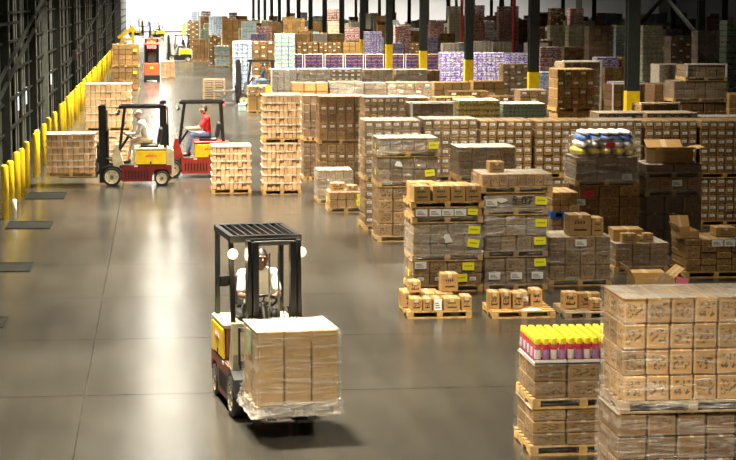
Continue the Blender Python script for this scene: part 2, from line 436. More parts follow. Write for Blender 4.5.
for px, Y in ((462, 153.5), (514, 141)):
    x, z = at(px, 10, Y)
    t = thing('fire_riser_pipe', 'red riser pipe among far stacks, %s of the two' % ('left' if px < 500 else 'right'), 'pipe', (x, Y, 0), 0, 'red riser pipes')
    put('pipe', MB().tube([(0, 0, 0), (0, 0, 10.4)], .13, 10).mesh('pipe', M_REDTAG), t)
    put('flange', MB().tube([(0, 0, .5), (0, 0, .62)], .2, 10).mesh('flange', M_RED), t)

# bollards along the dock wall
bol = MB().lathe([(.085, 0), (.085, 1.2), (.075, 1.235), (.045, 1.26)], n=14).mesh('bollard', M_YEL, True)
bases = [(8, 44.0), (14, 45.1), (31, 47.7), (35, 48.8), (46, 51.3)]
by = [44.0, 45.2, 47.8, 48.9, 51.3, 54.6, 55.8, 58.7, 61.8, 64.8, 70.0, 71.2, 75.4, 76.8, 78.4, 81.5, 84.5, 88, 91.5, 95, 99, 103, 107.5, 112, 117, 122, 128, 134, 141, 149, 158, 168]
for i, yy in enumerate(by):
    o = put('bollard', bol, None, (-3.52 + (.04 if i % 2 else 0), yy, 0))
    tag(o, '%s yellow bollard counted from the front along the dock wall' % ORD[i], 'bollard', 'yellow bollards by the dock wall')
o = MB().lathe([(.05, 0), (.05, .42), (.03, .44)], n=12).build('short_post', M_WHITE, None, (-3.33, 44.2, 0), True)
tag(o, 'short white post at the foot of the nearest yellow bollards', 'post')
# yellow barrier frames further along
for i, (yy, ln, h) in enumerate(((80, 14, .95), (100, 18, .95), (124, 30, 1.0))):
    t = thing('guard_barrier', ('yellow steel guard barrier along the dock wall, %s of three' % ('nearest', 'middle', 'farthest')[i]), 'barrier', (-3.8, yy, 0), 0, 'yellow guard barriers')
    put('post', MB().box(-.06, .06, -.06, .06, 0, h).mesh('post', M_YEL), t); put('post', MB().box(-.06, .06, ln - .06, ln + .06, 0, h).mesh('post', M_YEL), t)
    for z in (.30, .70): put('rail', MB().box(-.05, .05, -.1, ln + .1, z, z + .22).mesh('rail', M_YEL), t)
x, yy = gnd(130, 45)
t = thing('gate_frame', 'tall yellow guard frame with a sloping brace at the far dock end', 'frame', (-2.6, 205, 0))
put('post', MB().box(-.12, .12, -.12, .12, 0, 2.2).mesh('post', M_YEL), t); put('post', MB().box(-1.3, -1.06, -.12, .12, 0, 1.3).mesh('post', M_YEL), t)
put('brace', MB().beam((-1.6, 0, 1.0), (.12, 0, 2.2), .25, .3).mesh('brace', M_YEL), t); put('cross_rail', MB().box(-1.3, .1, -.1, .1, .7, .95).mesh('cross_rail', M_YEL), t)
# floor gratings by the docks
for i, (py, l_) in enumerate(((196, 1.5), (225, 1.25), (267, 1.1), (322, .9))):
    x_, y_ = gnd(40, py)
    b = MB(); x0, x1 = -3.35, -2.45
    for k in range(22): b.box(x0 + .03 + k * .04, x0 + .05 + k * .04, y_ - l_ / 2, y_ + l_ / 2, .004, .016)
    t = thing('floor_grating', 'dark steel floor grating beside the bollards, %s from the front' % ORD[3 - i], 'grating', (0, 0, 0), 0, 'floor gratings')
    o = b.build('bars', M_GIRT, t); tag(o, kind='stuff')
    f = MB().box(x0, x1, y_ - l_ / 2 - .05, y_ - l_ / 2, 0, .018).box(x0, x1, y_ + l_ / 2, y_ + l_ / 2 + .05, 0, .018).box(x0 - .04, x0, y_ - l_ / 2 - .05, y_ + l_ / 2 + .05, 0, .018).box(x1, x1 + .04, y_ - l_ / 2 - .05, y_ + l_ / 2 + .05, 0, .018)
    f.box(x0, x1, y_ - l_ / 2, y_ + l_ / 2, 0, .003, 1)
    f.build('frame', [M_GIRT, M_JOINT], t)

# ------------------------------------------------------------------ pallets and palletised loads
PH = .115
def pallet_mesh(w, d, mat):
    def mk():
        b = MB(); n = max(5, int(d / .17))
        for k in range(3):
            xx = -w / 2 + (.045, w / 2, w - .045)[k]
            b.box(xx - .045, xx + .045, -d / 2, d / 2, .018, PH - .018)
        for k in range(3):
            yy = -d / 2 + (0, d / 2 - .05, d - .1)[k]; b.box(-w / 2, w / 2, yy, yy + .1, 0, .018)
        for k in range(n):
            yy = -d / 2 + k * (d - .1) / (n - 1); b.box(-w / 2, w / 2, yy, yy + .1, PH - .018, PH)
        return b.mesh('pallet', mat)
    return cached(('pallet', round(w, 2), round(d, 2), mat.name), mk)
def pallet_parts(root, w, d, mat, z=0, rich=False):
    """rich: stringers as the pallet, every board a sub-part of its own"""
    if not rich: return put('pallet', pallet_mesh(w, d, mat), root, (0, 0, z))
    def st():
        b = MB()
        for k in range(3):
            xx = -w / 2 + (.045, w / 2, w - .045)[k]
            b.prism([(-d / 2, .018), (-d / 2 + .22, .018), (-d / 2 + .25, .05), (-d / 2 + .42, .05), (-d / 2 + .45, .018), (d / 2, .018), (d / 2, PH - .018), (-d / 2, PH - .018)], xx - .045, xx + .045)
        return b.mesh('pallet', mat)
    p = put('pallet', cached(('stringer', round(w, 2), round(d, 2), mat.name), st), root, (0, 0, z))
    bd = cached(('deck', round(w, 2), mat.name), lambda: MB().box(-w / 2, w / 2, -.05, .05, 0, .018).mesh('deck_board', mat))
    n = max(5, int(d / .16))
    for k in range(n): put('deck_board', bd, p, (random.uniform(-.006, .006), -d / 2 + .05 + k * (d - .1) / (n - 1), PH - .018))
    for k in range(3): put('deck_board', bd, p, (0, -d / 2 + .05 + k * (d - .1) / 2, 0))
    return p

PEACH = ((.80, .55, .34))
K = {  # kind: (material args, box width, box height, label, film, words)
 'label':  (dict(name='brown_carton', col=(.265, .15, .052), inkamt=.85, thr=.53), .21, .2, 'w', 'light', 'brown cartons with small white labels'),
 'brown':  (dict(name='brown_carton', col=(.265, .15, .052), inkamt=.85, thr=.53), .34, .24, None, 'mid', 'brown printed cartons'),
 'plain':  (dict(name='plain_carton', col=(.38, .225, .082), inkamt=.4, thr=.58, var=.15), .40, .30, None, None, 'plain brown cartons'),
 'tan':    (dict(name='tan_carton', col=(.40, .225, .078), inkamt=.85, thr=.54), .3, .22, None, 'light', 'tan cartons'),
 'kraft':  (dict(name='smooth_kraft_carton', col=(.45, .285, .125), inkamt=.12, thr=.6, var=.05), .32, .4, None, 'light', 'smooth kraft cartons'),
 'grey':   (dict(name='dull_carton', col=(.23, .145, .068), inkamt=.75, thr=.55), .3, .2, None, 'heavy', 'cartons under milky film'),
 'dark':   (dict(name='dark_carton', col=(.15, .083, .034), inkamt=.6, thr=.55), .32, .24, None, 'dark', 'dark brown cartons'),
 'peach':  (dict(name='peach_pack', col=(.70, .46, .25), ink=(.42, .19, .07), inkamt=.55, thr=.5, var=.16), .17, .2, None, 'light', 'peach coloured packs'),
 'tray':   (dict(name='tray_board', col=(.32, .18, .065), ink=(.12, .05, .02), inkamt=.75, thr=.5), .4, .12, None, 'light', 'shallow printed trays'),
 'purple': (dict(name='purple_printed_pack', col=(.55, .5, .6), bands=[(.10, .06, .33), (.45, .42, .55), (.13, .08, .36), (.55, .5, .5)], inkamt=.2), .2, .26, None, None, 'purple and white packs'),
 'blue':   (dict(name='blue_printed_pack', col=(.75, .8, .88), bands=[(.12, .25, .6), (.75, .8, .88), (.35, .5, .8), (.85, .86, .88)], inkamt=.1), .25, .22, None, None, 'blue and white packs'),
 'navy':   (dict(name='navy_printed_carton', col=(.48, .34, .18), bands=[(.26, .16, .08), (.03, .03, .15), (.05, .04, .22), (.03, .03, .14), (.25, .05, .07), (.26, .16, .08)], inkamt=.2), .5, .8, None, None, 'cartons printed in navy with pale corner boards'),
 'white':  (dict(name='white_pack', col=(.82, .82, .78), bands=[(.55, .56, .56), (.20, .36, .6), (.55, .57, .55), (.2, .45, .22)], inkamt=.1), .3, .22, None, 'light', 'white packs with blue and green print'),
 'green':  (dict(name='green_can_pack', col=(.62, .58, .45), bands=[(.05, .22, .12), (.42, .40, .32), (.10, .32, .20), (.5, .47, .38), (.03, .05, .03)], inkamt=.1), .1, .16, None, None, 'green and silver cans'),
 'yellow': (dict(name='yellow_bottle_pack', col=(.9, .86, .6), bands=[(.80, .55, .02), (.62, .58, .42), (.06, .05, .02), (.85, .62, .03), (.7, .66, .5)], inkamt=.1), .1, .16, None, None, 'yellow and white bottles'),
 'redw':   (dict(name='red_white_pack', col=(.7, .5, .5), bands=[(.42, .06, .07), (.75, .66, .62), (.35, .06, .06), (.7, .6, .55)], inkamt=.1), .22, .24, None, None, 'red and white packs'),
 'cream':  (dict(name='cream_pack', col=(.66, .60, .42), bands=[(.62, .60, .48), (.72, .68, .56), (.50, .46, .2), (.75, .72, .62)], inkamt=.1), .22, .2, None, None, 'cream and olive packs'),
 'board':  (dict(name='grey_board', col=(.42, .37, .31), inkamt=.5, thr=.55), .12, .9, None, 'mid', 'upright grey boards'),
}
def film(root, w, d, z0, z1, kind, sag=.012, flare=0):
    """crumpled stretch film round the four sides of a load"""
    b = MB(); nu, nv = 7, max(5, int((z1 - z0) / .1)); rg = random.Random(int(w * 1000 + z1 * 100))
    cs = [(-w / 2, -d / 2), (w / 2, -d / 2), (w / 2, d / 2), (-w / 2, d / 2)]; ring = []
    for i in range(4):
        (xa, ya), (xb, yb) = cs[i], cs[(i + 1) % 4]
        for u in range(nu): ring.append((xa + (xb - xa) * u / nu, ya + (yb - ya) * u / nu, u))
    vs = []; n = len(ring)
    for v in range(nv + 1):
        z = z0 + (z1 - z0) * v / nv
        for (x, y, u) in ring:
            o = 1 + (.016 + rg.random() * sag + (flare if v == 0 else 0)) / (w / 2) 
            o2 = 1 + (.016 + rg.random() * sag + (flare if v == 0 else 0)) / (d / 2)
            vs.append((x * o, y * o2, z + (rg.uniform(-.05, 0) if v == nv else 0)))
    fs = [(v * n + i, v * n + (i + 1) % n, (v + 1) * n + (i + 1) % n, (v + 1) * n + i) for v in range(nv) for i in range(n)]
    o = b.add(vs, fs).build('stretch_wrap', WRAP[kind], root)
    return o
def yellow_tag(root, x, y, z, s=.17, mat=None, rz=0.0, name='yellow_tag', lab='fluorescent yellow tag'):
    b = MB(); a = random.uniform(-.14, .14); M = Matrix.Translation((x, y, z)) @ Matrix.Rotation(a, 4, 'Y')
    b.box(-s * .6, s * .6, -.004, 0, -s * .4, s * .4, 0, M)
    for k in range(5): b.box(-s * .38 + k * s * .16, -s * .30 + k * s * .16, -.006, -.0042, -s * .03, s * (.07 if k % 2 else .1), 1, M)
    o = b.build(name, [mat or M_TAG, M_INK], root); o['label'] = lab; return o
def label_mesh(w, h):
    def mk():
        b = MB().box(-w / 2, w / 2, -.004, 0, -h / 2, h / 2)
        for k in range(3): b.box(-w * .38, w * (.3 - .12 * k), -.0055, -.0042, h * (-.3 + .2 * k), h * (-.22 + .2 * k), 1)
        return b.mesh('label', [M_WHITE, M_INK])
    return cached(('label', round(w, 2), round(h, 2)), mk)
LOADN = 0
def load(kind, x0, x1, y0, dep, z0, z1, label, nx=None, nz=None, ny=1, wrap='auto', tags=(), labels=None, edge=False, pallet=None,
         parts=None, rz=0.0, group=None, cat='pallet load', jit=.006, name='pallet_load', heap=0, flare=0, hiscale=1.0, overhang=.0, rich=None, toplayer=None):
    """a pallet with its cartons; z0 is the underside of the pallet, z1 the top of the goods"""
    km, bw, bh, lb, wr, words = K[kind]
    W = x1 - x0; H = z1 - z0 - (PH if pallet != 'none' else 0); zb = PH if pallet != 'none' else 0
    near = (y0 < 57) if parts is None else parts
    if not near and kind in ('brown', 'tan') and labels is None and rz == 0: labels = 's'  # white patches here stand in for bright highlights on far boxes
    root = thing(name, label, cat, ((x0 + x1) / 2, y0 + dep / 2, z0), rz, group)
    pm = {None: M_WOOD, 'wood': M_WOOD, 'dark': M_WOODD, 'blue': M_BLUEP, 'none': None}[pallet]
    if pm: pallet_parts(root, W + .03 + overhang, dep + .03, pm, 0, (y0 < 36) if rich is None else rich)
    nx = nx or max(1, round(W / bw)); nz = nz or max(1, round(H / bh))
    cw, ch, cdp = W / nx, H / nz, dep / ny
    lbl = lb if labels is None else labels
    if near:
        mat = carton_mat(**km)
        g = min(.02, cw * .06)
        me = cached(('ctn', km['name'], round(cw, 2), round(cdp, 2), round(ch, 3)), lambda: MB().cham(-cw / 2 + g / 2, cw / 2 - g / 2, -cdp / 2, cdp / 2 - .002, 0, ch - .004, min(.014, ch * .09)).mesh('carton', mat))
        lm = label_mesh(round(min(.11, cw * .55), 2), round(min(.06, ch * .35), 2)) if lbl else None
        for iz in range(nz):
            shift = random.uniform(-.012, .012)
            for ix in range(nx):
                for iy in range(ny):
                    c = put('carton', me, root, (-W / 2 + cw * (ix + .5) + shift * .5, -dep / 2 + cdp * (iy + .5) + random.uniform(-jit, jit) + (random.uniform(-jit, jit)), zb + ch * iz), random.uniform(-.008, .008))
                    if lm and iy == 0 and (lbl == 'w' or (lbl == 's' and (ix + iz) % 2 == 0) or (lbl == 'b' and iz in (0,)) or (lbl == 'o' and iz % 2 == 1)):
                        put('label', lm, c, (random.uniform(-.01, .01), -cdp / 2 - .001, ch * random.uniform(.5, .62)))
    else:
        mat = carton_mat(island=True, **km); b = MB(); g = .03
        for iz in range(nz):
            for ix in range(nx):
                j = random.uniform(-jit, jit) * 1.5
                xx = -W / 2 + cw * ix; zz = zb + ch * iz
                b.box(xx + g / 2, xx + cw - g / 2, -dep / 2 + j, dep / 2 + j, zz, zz + ch - .018)
                if lbl and (lbl == 'w' or (ix + iz) % 2 == 0): b.box(xx + cw * .25, xx + cw * .7, -dep / 2 + j - .006, -dep / 2 + j, zz + ch * .4, zz + ch * .72, 1)
        o = b.build('cartons', [mat, M_WHITE], root); tag(o, kind='stuff')
    if kind == 'peach' and near:
        for iz in range(1, nz + 1):
            put('layer_sheet', cached(('sheet', round(W, 2), round(dep, 2)), lambda: MB().box(-W / 2 - .022, W / 2 + .022, -dep / 2 - .022, dep / 2 + .022, -.008, .003).box(-W / 2 - .02, W / 2 + .02, -dep / 2 - .02, -dep / 2 - .014, -.035, -.008).mesh('layer_sheet', paint('cream_layer_sheet', (.76, .66, .5), .5, var=.35, scale=16))), root, (random.uniform(-.01, .01), 0, zb + ch * iz))
    wr = wr if wrap == 'auto' else wrap
    if wr and y0 < 100 and kind != 'peach': film(root, W, dep, zb * .4, zb + H - .004, wr, flare=flare)
    if wr and y0 < 100 and kind != 'peach':
        put('top_glare_sheet', cached(('cap', round(W, 2), round(dep, 2)), lambda: MB().box(-W / 2 - .01, W / 2 + .01, -dep / 2 - .012, dep / 2 + .01, 0, .0025).mesh('top_glare_sheet', WRAP['cap'])), root, (0, 0, zb + H - .0035))  # pale film added over load tops to brighten them like lamp glare
    if edge:
        e = .05
        for sx in (-1, 1): put('edge_board', MB().box(sx * W / 2 - (e if sx > 0 else 0) , sx * W / 2 + (0 if sx > 0 else e), -dep / 2 - .035, -dep / 2 - .022, zb, zb + H + .03).mesh('edge_board', M_WHITE), root)
        put('edge_board', MB().box(-W / 2, W / 2, -dep / 2 - .035, -dep / 2 + .1, zb + H + .015, zb + H + .04).mesh('edge_board', M_WHITE), root)
    for tg in tags:
        u, v = tg[0], tg[1]; kd = tg[2] if len(tg) > 2 else 'y'
        xx, zz = -W / 2 + W * u, zb + H * v; yy = -dep / 2 - .038
        if kd == 'y': yellow_tag(root, xx, yy, zz, min(.17, H * .95))
        elif kd == 'w':
            o = put('paper_label', label_mesh(.2, round(min(.12, H * .85), 2)), root, (xx, yy, min(zz, zb + H - .062)) if H > .16 else (xx, yy, zb + H * .5)); o['label'] = 'white paper label'
        elif kd == 'r': yellow_tag(root, xx, yy, zz, .17, M_REDTAG, name='red_tag', lab='red tag')
        elif kd == 'side':   # tag on the left face
            o = MB().box(-.004, 0, -.07, .07, -.06, .06).build('yellow_tag', M_TAG, root, (-W / 2 - .038, -dep / 2 + .15, zz)); o['label'] = 'yellow tag on the side'
        elif kd == 'blob':
            pr = [(.11 * random.uniform(.45, 1.05), 2 * PI * q / 9) for q in range(9)]; bb = MB(); vv = [(a_ * math.cos(q_), yq, a_ * .8 * math.sin(q_)) for yq in (-.005, 0) for a_, q_ in pr]; bb.add(vv, [tuple(range(9)), tuple(range(9, 18))[::-1]] + [(q, q + 9, (q + 1) % 9 + 9, (q + 1) % 9) for q in range(9)]); o = bb.build('torn_patch', M_WHITE, root, (xx, yy, zz)); o['label'] = 'torn white paper patch'
    return root
def stack(Y, pl, pr, levels, dep=1.0, py_ref=None, base=0.0):
    """levels: (py of the top, kind, label, options) from the floor up"""
    z = base; out = []
    for (pt, kind, lab, op) in levels:
        op = dict(op)
        xm, z1 = at((pl + pr) / 2, pt, Y)
        a, b_ = op.pop('px', (pl, pr)); dy = op.pop('dy', 0)
        x0, _ = at(a, pt, Y); x1, _ = at(b_, pt, Y)
        out.append(load(kind, x0, x1, Y + dy, op.pop('dep', dep), z, z1, lab, **op)); z = z1
    return out

# --- foreground: large wrapped stack at the right edge
stack(17.6, 624, 766, [
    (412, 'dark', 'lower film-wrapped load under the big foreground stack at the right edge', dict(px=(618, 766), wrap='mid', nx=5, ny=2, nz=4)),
    (297, 'tan', 'large film-wrapped load of tan cartons in the right foreground, top of its stack', dict(nx=6, ny=3, nz=4, wrap='mid', jit=.004, flare=.04, pallet='dark'))], dep=.85)
# --- foreground: stack with the yellow-capped bottles
Yb = 20.2
bs = stack(Yb, 534, 634, [
    (408, 'brown', 'lower printed carton load on the pallet beneath the yellow-capped bottles', dict(nx=3, nz=3, ny=2, wrap='light', px=(532, 635))),
    (364, 'brown', 'upper printed carton load directly carrying the yellow-capped bottles', dict(nx=3, nz=2, ny=2, wrap='light'))], dep=.95)
X0, Zt = at(534, 364, Yb); X1, _ = at(634, 364, Yb)
tr_ = MB().box(0, X1 - X0, 0, .95, 0, .012).box(0, X1 - X0, -.004, .004, 0, .05).box(-.004, .004, 0, .95, 0, .05)
M_BR = paint('red_bottle_plastic', (.55, .03, .05), .3, var=.1); M_BP = paint('pale_bottle_label', (.85, .72, .66), .4, var=.1); M_CAP = paint('yellow_cap_plastic', (.95, .78, .03), .35, var=.05)
M_BV = paint('violet_bottle_label', (.42, .18, .40), .4, var=.1)
brad = .036
bot = MB().lathe([(brad * .9, 0), (brad, .01), (brad, .17), (brad * .8, .195), (brad * .55, .21)], n=12).mesh('bottle', M_BR, True)
lbm = {i: MB().lathe([(brad + .001, .04), (brad + .0015, .042), (brad + .0015, .14), (brad + .001, .142)], n=12).mesh('label_sleeve', m, True) for i, m in enumerate((M_BP, M_BV))}
capm = MB().lathe([(brad * .95, .2), (brad * .98, .205), (brad * .98, .262), (brad * .9, .27)], n=12).mesh('cap', M_CAP, True)
for p in range(3):
    wp = (X1 - X0) / 3
    t = thing('bottle_pack', '%s film pack of red bottles with yellow caps on the foreground carton stack' % ('left', 'middle', 'right')[p], 'bottle pack', (X0 + wp * (p + .5), Yb + .47, Zt), 0, 'packs of yellow-capped bottles')
    nxb, nyb = 4, 9
    put('tray', MB().box(-wp / 2 + .008, wp / 2 - .008, -.46, .46, 0, .006).box(-wp / 2 + .008, wp / 2 - .008, -.46, -.456, 0, .04).mesh('tray', M_WHITE), t)
    for i in range(nxb):
        for j in range(nyb):
            b0 = put('bottle', bot, t, (-wp / 2 + .05 + i * (wp - .1) / (nxb - 1), -.41 + j * .1025, .007), random.random() * 6)
            put('cap', capm, b0); put('label_sleeve', lbm[(i + j) % 2], b0)
    film(t, wp - .06, .9, .01, .262, 'light', sag=.004)
o = put('paper_label', label_mesh(.16, .1), t, (.02 - wp * .15, -.5, .1)); o['label'] = 'white barcode label'
# trailing film strip
sx, sz = at(521, 437, Yb - .1)
rb = MB(); pts = [(520, 455), (521, 440), (528, 436), (548, 433), (575, 428), (600, 424)]
vs = []
for i, (a, b_) in enumerate(pts):
    xx, zz = at(a, b_, Yb - .07); vs += [(xx, Yb - .07 - .01 * (i % 2), max(zz, .03)), (xx + .02, Yb - .06, max(zz, .03) - .05 + .02 * (i % 3))]
o = rb.add(vs, [(2 * i, 2 * i + 2, 2 * i + 3, 2 * i + 1) for i in range(len(pts) - 1)]).build('loose_film_strip', WRAP['heavy']); tag(o, 'loose strip of film trailing round the bottle stack', 'film strip')

# --- front row of mixed stacks
Y1 = 32.1
g1 = stack(Y1, 413, 482, [
    (261, 'brown', 'bottom carton load with white labels and two yellow tags under the grey wrapped load', dict(nx=4, nz=2, ny=3, labels='b', wrap='light', tags=[(.8, .78), (.7, .3), (.02, .5, 'side'), (.12, .9, 'w')], px=(412, 482))),
    (223, 'grey', 'grey film-wrapped load with a torn white patch and two yellow tags', dict(nx=4, nz=3, ny=3, tags=[(.88, .78), (.87, .35), (.5, .5, 'blob')])),
    (208, 'plain', 'shallow load with a row of big white labels under four brown boxes', dict(nx=5, nz=1, ny=3, wrap='light', tags=[(.12, .5, 'w'), (.32, .5, 'w'), (.5, .5, 'w'), (.68, .5, 'w'), (.86, .55)])),
    ])
zt = at(447, 208, Y1)[1]
xa, xb = at(411, 203, Y1)[0], at(484, 203, Y1)[0]
t = thing('wooden_pallet', 'bare wooden pallet under the four brown boxes', 'pallet', ((xa + xb) / 2, Y1 + .5, zt)); pallet_parts(t, xb - xa, 1.03, M_WOOD, 0, True)
def carton(kind, x0, x1, y0, dep, z0, z1, label, rz=0.0, group=None, name='carton_box', lab=None):
    km = K[kind][0]; W, H = x1 - x0, z1 - z0
    root = MB().cham(-W / 2, W / 2, -dep / 2, dep / 2, 0, H, .008).build(name, carton_mat(**km), None, ((x0 + x1) / 2, y0 + dep / 2, z0))
    root.rotation_euler = (0, 0, rz); tag(root, label, 'carton', group)
    put('tape', MB().box(-.03, .03, -dep / 2 - .002, dep / 2 + .002, H, H + .002).box(-.03, .03, -dep / 2 - .003, -dep / 2, H - .06, H).mesh('tape', paint('parcel_tape', (.62, .47, .28), .3)), root)
    if lab:
        l = put('label', label_mesh(*lab), root, (W * .05, -dep / 2 - .002, H * .5)); l['label'] = 'white paper label'
    # printed marks
    b = MB()
    for k in range(4): b.box(-W * .25 + k * W * .13, -W * .17 + k * W * .13, -dep / 2 - .0015, -dep / 2 - .0002, H * .58, H * .7)
    b.box(-W * .28, W * .3, -dep / 2 - .0015, -dep / 2 - .0002, H * .25, H * .33)
    put('printed_mark', b.mesh('printed_mark', M_INK), root)
    return root
zt2 = zt + PH; bh = at(447, 186, Y1)[1] - zt2
for i, (a, b_) in enumerate(((414, 431), (433, 451), (451, 466), (466, 482))):
    carton('plain', at(a, 190, Y1)[0], at(b_, 190, Y1)[0] - .012, Y1 + .02 * (i == 1), .5, zt2, zt2 + bh, 'brown printed box, %s of four in a row on top of the second stack' % ORD[i], group='four boxes on the bare pallet')
for i, (a, b_) in enumerate(((414, 440), (442, 476))):
    carton('plain', at(a, 190, Y1)[0], at(b_, 190, Y1)[0], Y1 + .53, .42, zt2, zt2 + bh * (1.05 if i == 0 else .93), '%s box behind the row of four on the bare pallet' % ('left', 'right')[i], group='boxes behind the row of four')

g2 = stack(Y1, 485, 547, [
    (257, 'grey', 'brown wrapped load with three white labels and a yellow tag at floor level', dict(nx=3, nz=2, ny=3, wrap='mid', tags=[(.15, .32, 'w'), (.5, .32, 'w'), (.84, .32, 'w'), (.88, .8)])),
    (235, 'grey', 'low film-wrapped load with dark print and a yellow tag above a black pallet', dict(nx=4, nz=1, ny=3, pallet='dark', tags=[(.88, .62)], wrap='mid')),
    (215, 'grey', 'grey film-wrapped slab load with one yellow tag near its right end', dict(nx=3, nz=2, ny=3, pallet='none', tags=[(.9, .6)], wrap='heavy')),
    (193, 'grey', 'whitish wrapped load with handwritten black marks and a white round patch', dict(nx=1, nz=1, ny=2, wrap='heavy', tags=[(.1, .4, 'w'), (.27, .55, 'blob'), (.90, .5)])),
    (174, 'tan', 'tan carton load on the topmost pallet of the handwritten-mark stack', dict(px=(482, 552), nx=8, nz=1, ny=3, wrap='mid'))])
def text_mesh(s, size, mat, ex=.002):
    c = bpy.data.curves.new('txt', 'FONT'); c.body = s; c.size = size; c.extrude = ex; c.align_x = 'CENTER'; c.align_y = 'CENTER'
    o = bpy.data.objects.new('txt', c); COL.objects.link(o); bpy.context.view_layer.update()
    me = bpy.data.meshes.new_from_object(o.evaluated_get(bpy.context.evaluated_depsgraph_get()))
    bpy.data.objects.remove(o); me.materials.clear(); me.materials.append(mat); return me
tm = put('handwriting', text_mesh('5-07', .2, M_INK), g2[3], (.10, -.545, .25)); tm.rotation_euler = (PI / 2, .05, 0); tm['label'] = 'black handwritten number'
x0, zz = at(492, 174, Y1)
carton('plain', at(493, 165, Y1)[0], at(508, 165, Y1)[0], Y1 + .35, .35, at(515, 174, Y1)[1], at(515, 163.5, Y1)[1], 'small brown box on the tan load of the handwritten-mark stack')

Y2 = 32.5
g3 = stack(Y2, 550, 611, [(237, 'brown', 'three-layer wrapped carton load with two plain boxes on top', dict(nx=4, nz=3, ny=3, wrap='mid', tags=[(.5, .87, 'w')]))])
zt = at(580, 237, Y2)[1]
carton('plain', at(571, 230, Y2)[0], at(593, 230, Y2)[0], Y2 + .15, .45, zt, zt + .37, 'large plain brown box on the three-layer load'); 
carton('plain', at(594.5, 230, Y2)[0], at(606, 230, Y2)[0], Y2 + .18, .4, zt, zt + .31, 'narrow plain brown box beside the large one on the three-layer load')
stack(35.2, 552, 584, [(218, 'brown', 'carton load beneath the blue pallet', dict(nx=3, nz=5, wrap='light')), (192, 'tan', 'shallow carton load standing on the blue pallet', dict(nx=3, nz=3, wrap=None, pallet='blue', px=(552, 578)))], dep=1.0)
# sack and tray stack
h1 = stack(36.6, 579, 640, [
    (186, 'tray', 'brown tray load with a red tag under the wrapped bags', dict(nx=3, nz=6, ny=2, wrap=None, jit=.02, tags=[(.15, .88, 'r'), (.02, .75, 'w')])),
    (157, 'dark', 'film-bulging load of flat bags and trays under the white and yellow packs', dict(nx=3, nz=3, wrap='heavy', jit=.006, tags=[(.82, .15, 'w')], px=(576, 638)))])
zz = at(608, 157, 36.6)[1]; xa, xb = at(577, 150, 36.6)[0], at(640, 150, 36.6)[0]
t = thing('bag_bundle', 'puffy clear-wrapped bundle of white, blue and yellow bags on the tray stack', 'bag bundle', ((xa + xb) / 2, 37.1, zz))
MS = [paint('white_bag', (.85, .85, .86), .35, var=.15, scale=9), paint('yellow_bag', (.85, .68, .12), .35, var=.2, scale=9), paint('blue_bag', (.12, .25, .68), .35, var=.3, scale=12)]
for lay, (h, mi, wd) in enumerate(((.16, 1, 1.0), (.14, 0, .92), (.13, 2, .86), (.1, 0, .8))):
    for k in range(5):
        ww = (xb - xa) * wd / 5
        b = MB().ball((0, 0, h / 2), (ww * .56, .5, h * .62), 10)
        put('bag', cached(('bag', lay), lambda: b.mesh('bag', MS[mi], True)), t, ((k - 2) * ww, 0, .02 + (0, .15, .28, .39)[lay]), random.uniform(-.05, .05))
film(t, xb - xa - .1, .95, .0, .42, 'mid', sag=.06)
o = MB().box(-.09, .09, -.01, 0, -.05, .05).build('red_tag', M_REDTAG, t, (.02, -.56, .24)); o['label'] = 'red printed tag'
# open-topped stack right of it
h2 = stack(36.6, 646, 702, [
    (196, 'dark', 'grey film-wrapped dark load below the open-flapped carton', dict(nx=3, nz=3, wrap='dark')),
    (178, 'tray', 'thin wrapped tray load between two pallets below the open-flapped carton', dict(nx=4, nz=1, wrap='mid', pallet='dark', tags=[(.55, .6, 'w')])),
    (164, 'dark', 'grey wrapped slab under the open-flapped carton', dict(nx=2, nz=1, wrap='dark', pallet='dark'))])
zz = at(674, 164, 36.6)[1]
def open_box(x, y, z, w, d, h, label, kind='plain', rz=0., flaps=(.5, .9, 1.2, .3), name='open_carton'):
    m = carton_mat(**K[kind][0]); t = thing(name, label, 'carton', (x, y, z), rz)
    b = MB(); tk = .008
    b.box(-w / 2, w / 2, -d / 2, -d / 2 + tk, 0, h).box(-w / 2, w / 2, d / 2 - tk, d / 2, 0, h).box(-w / 2, -w / 2 + tk, -d / 2 + tk, d / 2 - tk, 0, h).box(w / 2 - tk, w / 2, -d / 2 + tk, d / 2 - tk, 0, h).box(-w / 2, w / 2, -d / 2, d / 2, 0, tk)
    b.build('box_body', m, t)
    f = d * .42
    for i, a in enumerate(flaps):
        if a is None: continue
        hor = i in (0, 1)
        L_ = (w if hor else d) * .96; f_ = f if hor else w * .34
        o = MB().box(-L_ / 2, L_ / 2, 0, f_, -.003, .003).build('flap', m, t)
        o.location = [(0, -d / 2, h + .004), (0, d / 2, h + .004), (-w / 2, 0, h + .004), (w / 2, 0, h + .004)][i]
        o.rotation_euler = (Matrix.Rotation([PI, 0, PI / 2, -PI / 2][i], 4, 'Z') @ Matrix.Rotation(a, 4, 'X')).to_euler()
    return t
open_box(at(676, 160, 36.6)[0], 37.1, zz, .78, .7, .26, 'open brown carton with raised lid flaps on the grey wrapped slab', flaps=(.25, .5, .35, .2))
